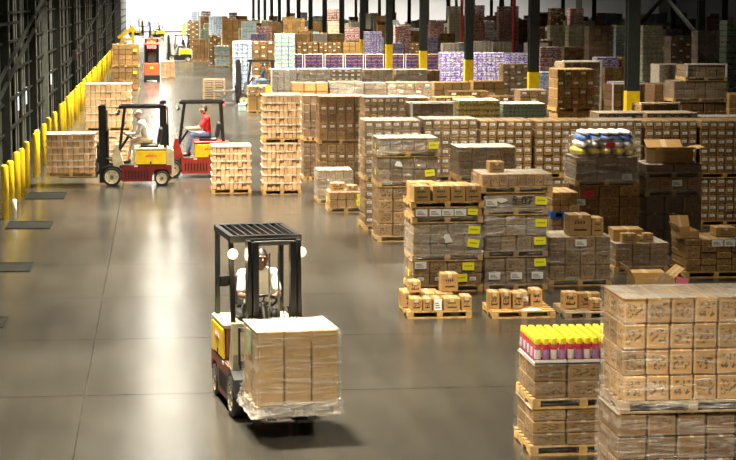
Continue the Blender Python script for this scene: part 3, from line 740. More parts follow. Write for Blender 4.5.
# wrapped load with loose boxes, and dark cartons at the right
g4 = stack(34.0, 615, 668, [(243, 'brown', 'wrapped carton load with loose small boxes on it, right of the three-layer load', dict(nx=3, nz=4, ny=2, wrap='mid', jit=.006))])
zz = at(640, 243, 34.0)[1]
for i, (a, b_, h, dy) in enumerate(((618, 648, .22, .3), (623, 637, .17, .05), (640, 645, .12, .1), (645, 655, .16, .12))):
    carton('plain', at(a, 235, 34)[0], at(b_, 235, 34)[0], 34 + dy, .2 if i else .5, zz, zz + h, ('long loose box at the back', 'small loose box at the front', 'tiny loose box', 'short loose box at the right end')[i] + ' of the wrapped load with loose boxes', rz=.05 * (i - 1))
g5 = stack(33.2, 686, 748, [(239, 'brown', 'tall unwrapped brown carton stack at the right edge behind the foreground stack', dict(nx=4, nz=5, ny=2, wrap=None, jit=.02, labels=None, tags=[(.5, .88, 'w'), (.7, .88, 'w')]))])
zz = at(715, 239, 33.2)[1]
open_box(at(690, 234, 33.2)[0] + .02, 33.6, zz, .36, .6, .14, 'small open carton at the left corner of the right-edge stack', flaps=(None, .9, 1.1, None))
carton('plain', at(721, 234, 33.2)[0], at(741, 234, 33.2)[0], 33.5, .4, zz, zz + .17, 'flat box at the right end of the right-edge stack')
# open carton with papers just behind the foreground stack
stack(28.2, 640, 684, [(300, 'dark', 'low dark load mostly hidden behind the big foreground stack', dict(nx=3, nz=3, wrap=None))], dep=.9)
zz = at(660, 300, 28.2)[1]
ob = open_box(at(657, 290, 28.2)[0], 28.6, zz, .62, .55, .32, 'open carton with film and splayed flaps behind the foreground stack', flaps=(None, .1, 1.0, .7))
o = MB().box(-.1, .1, -.004, 0, -.07, .07).build('pink_note', M_PINK, None, (at(682, 282, 28.3)[0], 28.3, at(682, 282, 28.3)[1])); o.rotation_euler = (.1, .15, 0)
tag(o, 'pink paper note stuck on the open carton behind the foreground stack', 'note')
b = MB()
for k in range(3):
    p = [Vector((-.1 + .1 * k, -.3, .16)), Vector((-.02 + .1 * k, -.33, .34)), Vector((.1 + .1 * k, -.34, .42))]
    vs = [];
    for q in p: vs += [q, q + Vector((.05, 0, -.02))]
    b.add(vs, [(0, 2, 3, 1), (2, 4, 5, 3)])
o = b.build('film_scrap', WRAP['heavy'], ob)

# --- low part pallets on the floor in front
def low_pallet(px0, px1, py, label, mat=M_WOOD, dep=1.0):
    xa, Yq = gnd(px0, py); xb, _ = gnd(px1, py)
    t = thing('wooden_pallet', label, 'pallet', ((xa + xb) / 2, Yq + dep / 2, 0)); pallet_parts(t, xb - xa, dep, mat, 0, True); return Yq
Yl = low_pallet(408, 473, 319, 'wooden pallet on the floor carrying mixed small boxes, nearest the aisle', dep=1.15)
items = [(411, 423, 299, 0, 'tan'), (423.5, 432.5, 300, 0, 'tan'), (433, 443, 299, 0, 'tan'), (444, 461, 300, 0, 'plain'), (462, 473, 297, .03, 'plain')]
for i, (a, b_, pt, dy, kd) in enumerate(items):
    z1 = at((a + b_) / 2, pt, Yl)[1]
    carton(kd, at(a, 305, Yl)[0], at(b_, 305, Yl)[0] - .008, Yl + .02 + dy, .34, PH, max(PH + .2, z1), 'small box, %s from the left in the front row of the aisle-side pallet' % ORD[i], group='front row of small boxes', lab=(.12, .18) if i == 2 else None)
z1 = PH + .24
for i, (a, b_, y_, h) in enumerate(((407, 421, .4, .24), (422, 440, .42, .22), (441, 458, .42, .22), (407, 423, .75, .22), (424, 446, .78, .2))):
    carton('tan', at(a, 305, Yl)[0], at(b_, 305, Yl)[0] - .01, Yl + y_, .32, PH, PH + h, ('box at the left behind the front row', 'box in the middle behind the front row', 'box at the right behind the front row', 'rear left box', 'rear middle box')[i] + ' on the aisle-side pallet', group='rear boxes on the aisle-side pallet')
carton('tan', at(412, 305, Yl)[0], at(424, 305, Yl)[0], Yl + .35, .3, PH + .25, PH + .43, 'small box perched on the left of the aisle-side pallet')
carton('plain', at(446, 305, Yl)[0], at(463, 305, Yl)[0], Yl + .5, .3, PH + .23, PH + .52, 'pale box perched on the right of the aisle-side pallet')
Ym = low_pallet(493, 557, 319, 'wooden pallet with a row of five boxes, middle of the three low pallets', dep=1.0)
for i, (a, b_, h, dy) in enumerate(((492.5, 503, .27, 0), (504.5, 515, .27, .02), (516, 527, .25, .0), (527.5, 536, .22, .3), (537, 548.5, .27, .18))):
    carton('tan', at(a, 305, Ym)[0], at(b_, 305, Ym)[0] - .01, Ym + .25 + dy, .34, PH, PH + h, 'small tan box, %s from the left on the middle low pallet' % ORD[i], group='boxes on the middle low pallet', lab=(.1, .08) if i == 3 else None)
xa = at(533, 312, Ym)[0]
o = MB().box(-.14, .14, -.1, .1, 0, .006).build('paper_sheet', M_WHITE, None, (xa, Ym + .14, PH)); o.rotation_euler = (0, 0, .25); tag(o, 'white paper sheet on the middle low pallet', 'paper')
Yr = low_pallet(566, 612, 320, 'dark pallet with a few boxes next to the foreground bottle stack', M_WOODD, 1.0)
for i, (a, b_, h, dy) in enumerate(((568, 583, .27, .35), (583.5, 607, .24, .4), (593, 605, .18, .15))):
    carton('tan', at(a, 305, Yr)[0], at(b_, 305, Yr)[0] - .01, Yr + dy, .22, PH, PH + h, ('square box with a dark mark', 'long low box', 'small box in front of the long one')[i] + ' on the dark low pallet')

# --- second line
stack(39.0, 378, 438, [
    (187, 'brown', 'unmarked brown bottom load of the three-high stack beside the aisle', dict(nx=4, nz=4, ny=3, wrap='light')),
    (157, 'grey', 'middle wrapped load of the three-high aisle stack with torn film and a yellow tag', dict(nx=5, nz=2, ny=3, tags=[(.86, .35), (.35, .7, 'blob'), (.05, .4, 'side')], wrap='mid')),
    (138, 'grey', 'top wrapped load of the three-high aisle stack with a yellow tag', dict(nx=5, nz=1, ny=3, tags=[(.92, .45), (.05, .4, 'side')]))], dep=1.05)
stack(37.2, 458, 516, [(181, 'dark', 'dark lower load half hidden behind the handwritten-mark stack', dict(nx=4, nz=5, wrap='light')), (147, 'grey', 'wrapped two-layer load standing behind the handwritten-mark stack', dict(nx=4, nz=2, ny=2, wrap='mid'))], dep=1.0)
# --- long row of labelled stacks
edges = [(364, 421), (423, 478), (479, 533), (535, 588.5), (590.5, 643), (645, 698), (700, 752)]
for i, (a, b_) in enumerate(edges):
    pos = ORD[i] + ' in the long labelled row from the aisle'
    a += .7; b_ -= .7
    stack(41.0, a, b_, [(178 + (i < 2) * 3, 'label', 'lower white-labelled load, ' + pos, dict(nx=6, nz=5, wrap=None if i > 3 else 'light', ny=2 if i == 0 else 1)),
                        (120.5 + (i == 1) * -1.5, 'label', 'upper white-labelled load, ' + pos, dict(nx=6, nz=6, wrap='light' if i in (1, 4) else ('mid' if i == 0 else None), ny=2 if i == 0 else 1))], dep=1.1)
# --- next line behind them
def two(Y, a, b_, pt, kind, lab, lower='brown', op=None, lop=None, dep=1.05):
    op = dict(op or {}); zt = at((a + b_) / 2, pt, Y)[1]
    xm = (a + b_) / 2
    hz = zt * .5
    pm_ = None
    lo_py = (HCAM - hz) * 1
    # y pixel of half height
    D = Vector((at(xm, pt, Y)[0], Y, hz)) - Vector((0, 0, HCAM)); c = D.dot(F_); pyl = 230 - FPX * D.dot(U_) / c
    if Y > 57:
        o_ = dict(op)
        if 'nz' in o_: o_['nz'] = o_['nz'] * 2
        return stack(Y, a, b_, [(pt, kind, lab, o_)], dep=dep)
    return stack(Y, a, b_, [(pyl, lower, 'bottom load under the ' + lab, dict(lop or {}, wrap=None)), (pt, kind, lab, op)], dep=dep)
two(45.6, 364, 405, 97, 'label', 'white-labelled load peeking above the first two labelled stacks', op=dict(nx=6, nz=6, ny=1))
two(46.8, 408, 428, 97.5, 'brown', 'narrow brown load behind the white-edged load')
two(45.4, 410.5, 455, 103.5, 'grey', 'load framed by white corner boards behind the second labelled stack', op=dict(edge=True, wrap='mid'))
two(45.6, 459, 500, 100, 'yellow', 'load of yellow and white bottles behind the third labelled stack', op=dict(wrap=None, nz=2))
two(45.6, 503, 546, 103.5, 'green', 'load of green and silver cans behind the third labelled stack', op=dict(wrap=None, nz=3))
two(45.8, 599, 643, 113, 'label', 'low labelled load behind the fifth labelled stack')
two(45.8, 647, 698, 113, 'label', 'low labelled load behind the sixth labelled stack')
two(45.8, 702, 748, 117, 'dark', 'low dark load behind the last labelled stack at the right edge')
s5 = two(48.2, 557, 598, 112, 'tan', 'dark wood-topped load carrying the tall printed carton stack', op=dict(wrap=None))
zz = at(577, 112, 48.2)[1]
load('brown', at(557, 90, 48.2)[0], at(594, 90, 48.2)[0], 48.2, 1.1, zz, at(576, 69, 48.2)[1], 'tall printed carton stack with white labels left of the nearest yellow column', nx=5, nz=4, ny=2, wrap=None, labels='s', jit=.012)
two(50.2, 563, 602, 62, 'brown', 'tall white-edged stack right behind the printed carton stack', op=dict(edge=True, nx=4, nz=7))
two(49.5, 641, 680, 104, 'brown', 'low white-edged load right of the nearest yellow column', op=dict(edge=True, wrap=None))
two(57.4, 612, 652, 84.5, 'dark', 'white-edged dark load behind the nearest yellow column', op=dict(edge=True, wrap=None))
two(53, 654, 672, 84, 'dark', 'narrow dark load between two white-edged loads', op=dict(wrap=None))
two(58, 659, 684, 64, 'board', 'load of upright grey boards near the right edge', op=dict(nx=2, nz=1, wrap=None))
x3 = stack(52, 681, 727, [(150, 'dark', 'hidden bottom load of the right-edge three-high stack', {}), (102, 'dark', 'second load of the right-edge three-high stack', dict(wrap=None)), (81, 'grey', 'white-edged third load of the right-edge stack', dict(edge=False, px=(674, 727), wrap='mid')), (65, 'grey', 'wrapped top load of the right-edge stack with white corner strips', dict(edge=True, px=(686, 727), wrap='mid', dy=0))])
two(54, 729, 752, 94, 'tan', 'tan load cut by the right picture edge', op=dict(wrap=None))
two(60, 520, 548, 90, 'tan', 'pale ribbed load in front of the second yellow column', op=dict(wrap='light'))
two(66, 492, 520, 96, 'brown', 'low brown load beside the pale ribbed load', op=dict(wrap=None))
two(76, 503, 529, 64, 'brown', 'tall brown printed stack left of the second yellow column', op=dict(nx=4, nz=5))
two(74, 473, 505, 81, 'plain', 'brown load with a square white sheet near the third yellow column', op=dict(wrap=None, tags=[(.6, .7, 'w')]))
two(68, 449, 490, 91, 'brown', 'long low brown load before the third yellow column', op=dict(wrap=None))
two(72, 434, 471, 82, 'plain', 'plain brown load left of the third yellow column', op=dict(wrap=None))
two(60, 436, 478, 97, 'tan', 'pale topped load behind the white-edged load', op=dict(wrap=None))
two(92, 441, 466, 52, 'purple', 'purple printed load left of the third yellow column', op=dict(nx=5, nz=4))
two(92, 473, 505, 52.5, 'purple', 'purple printed load right of the third yellow column', op=dict(nx=7, nz=4))
two(94, 506, 529, 53, 'purple', 'purple printed load behind the tall brown printed stack', op=dict(nx=5, nz=4))
two(80, 538, 556, 72, 'blue', 'dark blue and white load right of the second yellow column')
# y 82 and 69 lines
for i, (a, b_, pt, kd, op) in enumerate(((292, 328, 82.5, 'plain', dict(wrap=None)), (330, 363, 82, 'grey', dict(wrap='heavy')), (365, 386, 83, 'grey', dict(wrap='mid', tags=[(.6, .75)])), (388, 432, 82.5, 'tan', dict(wrap='heavy')))):
    two(66, a, b_, pt, kd, '%s load from the aisle in the line behind the tall labelled corner stack' % ORD[i], op=op)
for i, (a, b_, pt, kd, op) in enumerate(((272, 296, 69, 'board', dict(nx=4, nz=1, wrap='mid')), (298, 329, 69, 'grey', dict(wrap='heavy')), (331, 362, 69, 'label', dict(nx=5, nz=5, wrap='mid')), (364, 393, 69.5, 'grey', dict(wrap='mid')), (396, 427, 69.5, 'grey', dict(wrap='mid')), (429, 440, 70, 'dark', dict(wrap=None)))):
    two(84, a, b_, pt, kd, '%s load from the aisle in the wrapped line in front of the navy-printed row' % ORD[i], op=op)
x_ = 264
for i in range(9):
    if abs(x_ - 389) < 3: pass
    two(122, x_, x_ + 18.8, 54.5, 'navy', '%s load from the aisle in the navy-printed row' % ORD[i], op=dict(nx=3, nz=1, edge=True)); x_ += 20.2
two(127, 365, 382, 31.5, 'purple', 'tall purple stack beside the sixth yellow column')
two(131, 392, 404, 43, 'purple', 'low purple stack beside the fifth yellow column')
two(134, 395, 411, 25, 'redw', 'tall pink and white stack right of the fifth yellow column')
# --- aisle-side stacks
stack(48.9, 263, 300.5, [(143, 'peach', 'lower peach pack load of the tall stack at the aisle edge', dict(nx=9, nz=6, ny=2, wrap='mid', jit=.022)), (95, 'peach', 'upper peach pack load of the tall stack at the aisle edge', dict(nx=9, nz=6, ny=2, wrap='mid', jit=.022))], dep=1.0)
stack(49.3, 212, 250.5, [(146, 'peach', 'single peach pack load standing alone in the aisle', dict(nx=9, nz=6, ny=2, wrap='mid', jit=.022))], dep=1.0)
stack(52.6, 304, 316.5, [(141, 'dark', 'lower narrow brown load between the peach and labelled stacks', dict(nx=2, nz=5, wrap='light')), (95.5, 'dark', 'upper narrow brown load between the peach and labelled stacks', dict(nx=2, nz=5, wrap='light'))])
stack(49.6, 319, 363, [(144, 'brown', 'lower printed carton load of the labelled corner stack by the aisle', dict(nx=5, nz=5, ny=2, labels='o', wrap='light')), (96, 'brown', 'upper printed carton load of the labelled corner stack by the aisle', dict(nx=5, nz=5, ny=2, labels='o', wrap='light'))], dep=1.05)
stack(46.6, 318, 352, [(170, 'grey', 'low wrapped load in front of the labelled corner stack', dict(nx=4, nz=3, wrap='heavy'))], dep=.9)
stack(44.6, 329, 363, [(192, 'plain', 'pallet of loose cartons with yellow labels at the aisle corner', dict(nx=4, nz=2, wrap='light', tags=[(.95, .7), (.93, .3), (.05, .5, 'side')], dep=.85))], dep=.85)
zz = at(346, 192, 44.6)[1]
for i, (a, b_, h) in enumerate(((331, 345, .2), (348, 358, .14))):
    carton('tan', at(a, 186, 44.7)[0], at(b_, 186, 44.7)[0], 44.75, .35, zz, zz + h, '%s loose box on the aisle corner pallet' % ('left', 'right')[i])
# left of the aisle
stack(59.5, 85, 131, [(131, 'peach', 'lower peach load behind the forklift by the dock', dict(nx=9, nz=6, wrap='mid', parts=True, jit=.022)), (84, 'peach', 'upper peach load behind the forklift by the dock', dict(nx=9, nz=6, wrap='mid', parts=True, jit=.022))], dep=1.1)
stack(106, 112, 139, [(67, 'brown', 'lower brown wrapped load of the far stack by the yellow bollards', dict(nx=4, nz=4, wrap='mid', labels=False, tags=[(.85, .75)])), (44, 'brown', 'upper brown wrapped load of the far stack by the yellow bollards', dict(nx=4, nz=4, wrap='mid', labels=False, tags=[(.85, .7)]))], dep=1.3)
stack(123, 160.5, 175, [(61, 'peach', 'small pale load beside the red reach truck', dict(nx=3, nz=5))])
# far group right of the aisle
FAR = [(145, 209, 221, 35, 'brown', 'tall two-tier brown stack at the far aisle edge'), (157, 193, 208, 39, 'dark', 'dark two-tier carton stack behind the yellow forklift'),
       (104, 233, 252, 41, 'blue', 'blue and white load behind the black forklift'), (106, 253, 274, 41, 'brown', 'brown load right of the blue and white load'),
       (100, 275, 295, 33.5, 'white', 'white and green load left of the tenth yellow column'), (152, 222, 238, 19, 'plain', 'tallest plain brown stack in the far group'),
       (178, 209, 222, 16, 'blue', 'blue striped stack in the far group'), (186, 187, 199, 21, 'brown', 'brown stack at the far left of the far group'), (200, 201, 211, 11, 'redw', 'brown and white stack against the far wall'),
       (205, 191, 200, 11, 'blue', 'pale blue stack against the far wall'), (175, 200, 209, 29, 'green', 'pale green stack in the far group'), (160, 239, 256, 28, 'cream', 'white topped stack right of the tallest brown stack'),
       (150, 257, 272, 27, 'redw', 'pink and white stack before the far columns'), (136, 274, 292, 42, 'brown', 'brown load under the far yellow columns, first'), (136, 297, 318, 42, 'brown', 'brown load under the far yellow columns, second'),
       (136, 319, 341, 42.5, 'brown', 'brown load under the far yellow columns, third'), (137, 343, 362, 42, 'plain', 'brown load under the far yellow columns, fourth'), (137, 406, 428, 43, 'brown', 'brown load under the far yellow columns, fifth'),
       (119.5, 550, 566.5, 25, 'cream', 'white patterned stack in the dark far right'), (117, 568.5, 583, 25, 'cream', 'olive banded stack in the dark far right'), (128, 551, 564, 8, 'brown', 'tall brown stack behind the white patterned one'), (128, 570, 584, 8, 'redw', 'tall red and white stack behind the olive one'),
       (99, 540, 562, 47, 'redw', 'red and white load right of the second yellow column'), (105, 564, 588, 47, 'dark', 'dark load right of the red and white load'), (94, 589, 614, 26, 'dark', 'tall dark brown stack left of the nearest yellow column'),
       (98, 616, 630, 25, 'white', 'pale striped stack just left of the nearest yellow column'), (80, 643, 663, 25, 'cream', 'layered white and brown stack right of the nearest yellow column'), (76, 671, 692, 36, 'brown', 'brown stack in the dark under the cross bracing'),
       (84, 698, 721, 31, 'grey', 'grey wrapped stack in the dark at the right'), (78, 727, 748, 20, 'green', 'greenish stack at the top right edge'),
       (112, 443, 461, 43, 'board', 'grey board load behind the left purple load'), (112, 474, 492, 41, 'board', 'grey board load behind the right purple load'), (113, 493, 512, 42, 'board', 'grey board load further right behind the purple loads'),
       (150, 449, 461, 6, 'cream', 'tall pale stack next to the left red pipe'), (152, 473, 485, 5, 'redw', 'tall pinkish stack right of the left red pipe'), (149, 499, 519, 6, 'redw', 'tall pinkish stack left of the right red pipe'), (165, 327, 339, 9, 'redw', 'tall pink stack among the far columns')]
for (Y, a, b_, pt, kd, lab) in FAR:
    hz = at((a + b_) / 2, pt, Y)[1]
    two(Y, a, b_, pt, kd, lab, lower=kd)

# --- the field of stacks beyond
TAKEN = []
for o in COL.objects:
    if o.parent is None and o.name.startswith('pallet_load'): TAKEN.append((o.location.x, o.location.y))
KF = ['brown', 'brown', 'plain', 'dark', 'tan', 'grey', 'cream', 'redw', 'white', 'purple', 'board', 'label', 'blue']
rg = random.Random(3); nfar = 0
proto = {}
def far_proto(kind, wd, h):
    """a shared mesh for a far stack: pallet slabs and boxes"""
    def mk():
        km, bw, bh, lb, wr, words = K[kind]; b = MB(); mat = carton_mat(island=True, **km)
        tiers = 2 if h > 1.5 else 1; th = h / tiers
        for t in range(tiers):
            z = t * th; b.box(-wd / 2, wd / 2, -.5, .5, z + .09, z + .115, 1); 
            for k in range(3): b.box(-wd / 2 + k * (wd - .1) / 2, -wd / 2 + k * (wd - .1) / 2 + .1, -.5, .5, z, z + .09, 1)
            nx = max(2, round(wd / max(bw, .3))); nz = max(1, round((th - .12) / max(bh, .28)))
            for i in range(nx):
                for j in range(nz):
                    cw, ch = wd / nx, (th - .12) / nz
                    b.box(-wd / 2 + cw * i + .008, -wd / 2 + cw * (i + 1) - .008, -.5, .5, z + .115 + ch * j, z + .115 + ch * (j + 1) - .012)
        return b.mesh('stacked_goods', [mat, M_WOOD])
    return cached(('far', kind, round(wd, 1), round(h, 1)), mk)
rows = [(62, 15.6), (70, 15.8), (79, 16.0), (89, 20), (98, 20), (111, 21), (116, 21), (129.5, 20), (143, 4.8)]
ri = 0
for (Y, xmin) in rows:
    xmax = (750 - 157) * (Y + .6) / 1927 * 1.03; x = xmin; n = 0
    while x < xmax:
        wd = rg.choice((1.1, 1.2, 1.3)); kd = rg.choice(KF); h = rg.choice((1.3, 1.6, 1.9, 2.1, 2.3, 2.5) if Y < 140 else (1.6, 2.0, 2.2, 2.5, 2.8))
        ok = rg.random() > .12 and all(abs(x - a) > 1.4 or abs(Y + .5 - b_) > 1.25 for a, b_ in TAKEN) and all(abs(x - a) > .95 or abs(Y + .5 - b_) > .85 for a, b_ in COLS)
        if ok:
            n += 1
            o = put('pallet_load', far_proto(kd, wd, h), None, (x, Y + .5, 0), rg.uniform(-.02, .02))
            tag(o, '%s, %s stack of the %s background row' % (K[kd][5], ORD[n - 1], ORD[ri]), 'pallet load', 'background pallet stacks')
        x += wd + rg.choice((.12, .15, .2, .3))
    ri += 1
b = MB(); MF = [carton_mat(island=True, **K[k][0]) for k in ('brown', 'dark', 'cream', 'redw', 'white')]
for Y in (155, 168, 182, 196, 210, 224, 238, 253, 268):
    x = 6.0 if Y < 170 else 5.0; xmax = min(77, (745 - 157) * Y / 1927)
    while x < xmax:
        wd = 1.2; h = rg.choice((1.6, 2.0, 2.3, 2.8, 3.3)); mi = rg.randrange(5)
        if rg.random() > .15 and all(abs(x - a) > .95 or abs(Y + .5 - c) > .85 for a, c in COLS):
            nz = int(h / .4)
            for j in range(nz):
                for i in range(3): b.box(x - .6 + i * .4, x - .6 + i * .4 + .385, Y, Y + 1, j * h / nz, (j + 1) * h / nz - .02, mi)
        x += 1.4
o = b.build('distant_pallet_loads', MF); tag(o, 'countless distant pallet loads filling the far end of the hall', 'pallet loads', kind='stuff')

# ------------------------------------------------------------------ forklifts
def wheel(root, name, x, y, r, wd, hubmat):
    t = MB().lathe([(r * .72, -wd / 2), (r * .93, -wd / 2), (r, -wd * .36), (r, wd * .36), (r * .93, wd / 2), (r * .72, wd / 2), (r * .72, -wd / 2)], 'x', 20, cap=False).build(name, M_RUBBER, root, (x, y, r), True)
    s = 1 if x > 0 else -1
    rm = MB().lathe([(.02, wd * .30), (r * .45, wd * .3), (r * .5, wd * .40), (r * .66, wd * .42), (r * .73, wd * .5), (r * .73, wd * .2)] if s > 0 else [(.02, -wd * .30), (r * .45, -wd * .3), (r * .5, -wd * .40), (r * .66, -wd * .42), (r * .73, -wd * .5), (r * .73, -wd * .2)], 'x', 16).build('rim', hubmat, t)
    b = MB()
    for k in range(6):
        a = k * PI / 3; b.tube([(s * wd * .38, math.cos(a) * r * .55, math.sin(a) * r * .55), (s * wd * .52, math.cos(a) * r * .55, math.sin(a) * r * .55)], r * .06, 6)
    b.tube([(s * wd * .28, 0, 0), (s * wd * .5, 0, 0)], r * .2, 8)
    b.build('hub_bolts', M_GREY, t)
    return t
def forklift(label, loc, rz, body=M_MAROON, cowl=M_CREAM, panel=M_YEL, tail=False, lift=.05, lamps=False, group='counterbalance forklifts'):
    """forward is -Y; origin on the ground at mid wheelbase"""
    t = thing('forklift', label, 'forklift', loc, rz, group)
    P = lambda nm, mb, m, sm=False: mb.build(nm, m, t, smooth=sm)
    hw = .47
    # lower chassis with wheel arches
    prof = [(-.40, .12), (.40, .12), (.44, .36), (.52, .44), (.82, .44), (.90, .30), (.94, .30), (.94, .56), (-.42, .56)]
    ch = P('chassis', MB().prism(prof, -hw, hw), body)
    for s in (-1, 1):
        for k in range(8):
            o = MB().box(-.004, .004, -.018, .018, .2, .42).build('vent_slot', M_BLACK, ch, (s * (hw + .003), -.3 + k * .085, 0))
    # battery box with coloured side doors
    P('battery_case', MB().cham(-.45, .45, -.02, .80, .56, .97, .02), body)
    for s in (-1, 1):
        d = MB().cham(-.012, .012, -.03, .79, .585, .955, .006).build('side_door', panel, t, (s * .462, 0, 0))
        b = MB(); 
        for k, (yy, hh) in enumerate(((.30, .05), (.36, .07), (.42, .05), (.48, .07), (.54, .045))):
            b.beam((s * .016, -s * (yy - .4) + .4 - .02, .79), (s * .016, -s * (yy - .4) + .4 + .03, .79 + hh), .006, .028)
        b.build('lettering', M_REDTAG, d); MB().box(-.006, .006, .36, .40, .60, .66).build('latch', M_BLACK, d, (s * .014, 0, 0))
        lb_ = put('decal', MB().box(-.003, .003, -.07, .03, .62, .66).mesh('decal', M_WHITE), t, (s * .474, .0, -.1))
    P('hood', MB().cham(-.47, .47, -.06, .84, .97, 1.03, .015), cowl)
    # front cowl, dashboard
    P('front_cowl', MB().prism([(-.62, .50), (-.36, .42), (-.30, .46), (-.36, .62), (-.46, .95), (-.50, 1.12), (-.58, 1.12), (-.66, .75)], -.45, .45), cowl)
    for s in (-1, 1): MB().lathe([(.05, -.006), (.05, .006)], 'x', 10).build('bolt_hole', M_BLACK, t, (s * .452, -.42, .52))
    mg = [(-1.0, .30), (-.94, .50), (-.72, .57), (-.50, .52), (-.40, .42), (-.44, .42), (-.54, .49), (-.72, .53), (-.91, .47), (-.96, .30)]
    P('mudguard', MB().prism(mg, -.49, -.30), M_BLACK); P('mudguard', MB().prism(mg, .30, .49), M_BLACK)
    P('rear_axle', MB().box(-.31, .31, .46, .90, .12, .44), M_BLACK); P('front_axle', MB().box(-.29, .29, -.84, -.40, .14, .50), M_BLACK)
    P('floor_plate', MB().box(-.45, .45, -.42, -.02, .50, .575), M_GREY)
    # counterweight
    P('counterweight', MB().prism([(.80, .56), (.80, 1.0), (.94, 1.0), (1.0, .92), (1.02, .34), (.96, .22), (.88, .30), (.93, .42), (.88, .56)], -.46, .46), cowl)
    P('tow_pin', MB().tube([(0, 1.0, .45), (0, 1.06, .45)], .04, 8), M_BLACK)
    # seat
    P('seat_cushion', MB().cham(-.24, .24, .10, .60, 1.03, 1.11, .03), M_VINYL)
    P('seat_back', MB().cham(-.23, .23, -.06, .06, 0, .44, .04, 0, Matrix.Translation((0, .60, 1.12)) @ Matrix.Rotation(-.16, 4, 'X')), M_VINYL)
    # steering
    P('steering_column', MB().tube([(0, -.46, .95), (0, -.22, 1.30)], .035, 8), M_BLACK)
    sw = MB().torus((0, -.21, 1.32), .17, .017, Matrix.Rotation(-.6, 4, 'X'))
    for k in range(3): a = k * 2.094 + .5; sw.tube([(0, -.21, 1.32), Vector((0, -.21, 1.32)) + Matrix.Rotation(-.6, 3, 'X') @ Vector((math.cos(a) * .17, math.sin(a) * .17, 0))], .011, 6)
    P('steering_wheel', sw, M_BLACK)
    for k in range(3): P('control_lever', MB().tube([(.22 + k * .06, -.46, 1.08), (.22 + k * .06, -.40, 1.26)], .009, 6).ball((.22 + k * .06, -.40, 1.27), .02, 8), M_BLACK)
    # overhead guard
    gw = .41
    for s in (-1, 1):
        P('guard_post', MB().beam((s * gw, -.46, .95), (s * gw, -.30, 2.13), .055, .07), M_BLACK)
        P('guard_post', MB().beam((s * gw, .78, .98), (s * gw, .72, 2.13), .055, .085), M_BLACK)
        P('guard_side_rail', MB().beam((s * gw, -.42, 2.13), (s * gw, .80, 2.13), .06, .07), M_BLACK)
    P('guard_front_bar', MB().beam((-gw - .03, -.42, 2.13), (gw + .03, -.42, 2.13), .07, .08), M_BLACK)
    P('guard_rear_bar', MB().beam((-gw - .03, .78, 2.13), (gw + .03, .78, 2.13), .07, .08), M_BLACK)
    for k in range(8):
        xx = -.33 + k * .094
        P('guard_roof_bar', MB().beam((xx, -.40, 2.15), (xx, .76, 2.15), .014, .05), M_BLACK)
    # mast
    for s in (-1, 1):
        P('outer_mast_channel', MB().box(s * .30 - .022, s * .30 + .022, -1.0, -.82, .08, 2.17).box(min(s * .30, s * .23), max(s * .30, s * .23), -.835, -.82, .08, 2.17), M_BLACK)
        P('inner_mast_channel', MB().box(s * .225 - .035, s * .225 + .035, -1.01, -.90, .10, 2.15), M_BLACK)
        P('lift_chain', MB().box(s * .055 - .012, s * .055 + .012, -.955, -.945, .3 + lift, 2.02), M_GREY)
        P('lift_cylinder', MB().tube([(s * .25, -.785, .52), (s * .25, -.785, 1.5)], .034, 10).tube([(s * .25, -.785, 1.5), (s * .25, -.785, 2.02)], .02, 8, 1), [M_BLACK, M_CHROME])
        P('tilt_cylinder', MB().tube([(s * .26, -.86, .75), (s * .26, -.4, .62)], .035, 8), M_BLACK)
        P('fork', MB().prism([(-1.06, .04 + lift), (-2.08, .04 + lift), (-2.10, .05 + lift), (-1.10, .085 + lift), (-1.10, .55 + lift), (-1.06, .55 + lift)], s * .24 - .05, s * .24 + .05), M_GREY)
    for z in (2.15, .3): P('mast_crossbar', MB().box(-.32, .32, -.87, -.83, z - .03, z + .03), M_BLACK)
    P('inner_crossbar', MB().box(-.24, .24, -1.0, -.96, 2.115, 2.165), M_GREY)
    cb = MB()
    for z in (.14, .46): cb.box(-.44, .44, -1.06, -1.02, z + lift, z + .09 + lift)
    for s in (-1, 1): cb.box(s * .2 - .03, s * .2 + .03, -1.03, -.99, .14 + lift, .6 + lift)
    P('carriage', cb, M_BLACK)
    lb2 = MB()
    for xx in (-.44, -.25, -.08, .08, .25, .44): lb2.box(xx - .012, xx + .012, -1.06, -1.035, .5 + lift, .93 + lift)
    lb2.box(-.45, .45, -1.06, -1.03, .9 + lift, .95 + lift); P('load_backrest', lb2, M_BLACK)
    for s in (-1, 1):
        wheel(t, 'front_wheel', s * .40, -.67, .26, .19, M_CREAM); wheel(t, 'rear_wheel', s * .40, .67, .205, .15, M_CREAM)
        h = MB().tube([(0, 0, 0), (0, -.07, 0)], [.035, .06], 12).build('headlight', M_BLACK, t, (s * (gw + .01), -.44, 1.96))
        MB().lathe([(.01, -.10), (.045, -.094), (.064, -.07)], 'y', 12).build('lens', M_WARM if lamps else M_CREAM, h)
        if lamps:
            l = bpy.data.lights.new('headlight_glow', 'POINT'); l.energy = 6; l.color = (1, .75, .4); l.shadow_soft_size = .05
            lo = bpy.data.objects.new('headlight_glow', l); COL.objects.link(lo); lo.parent = t; lo.location = (s * (gw + .01), -.6, 1.96)
        tl = MB().box(-.05, .05, 0, .03, -.03, .03).build('tail_light', M_TAIL if tail else M_REDTAG, t, (s * .2, .80, 2.06))
    mr_ = MB().cham(-.075, .075, -.02, .02, -.075, .075, .02).tube([(.05, 0, 0), (.09, .05, .02)], .012, 6).build('mirror', M_BLACK, t, (-.5, -.36, 1.62)); mr_.rotation_euler = (0, 0, .3)
    return t

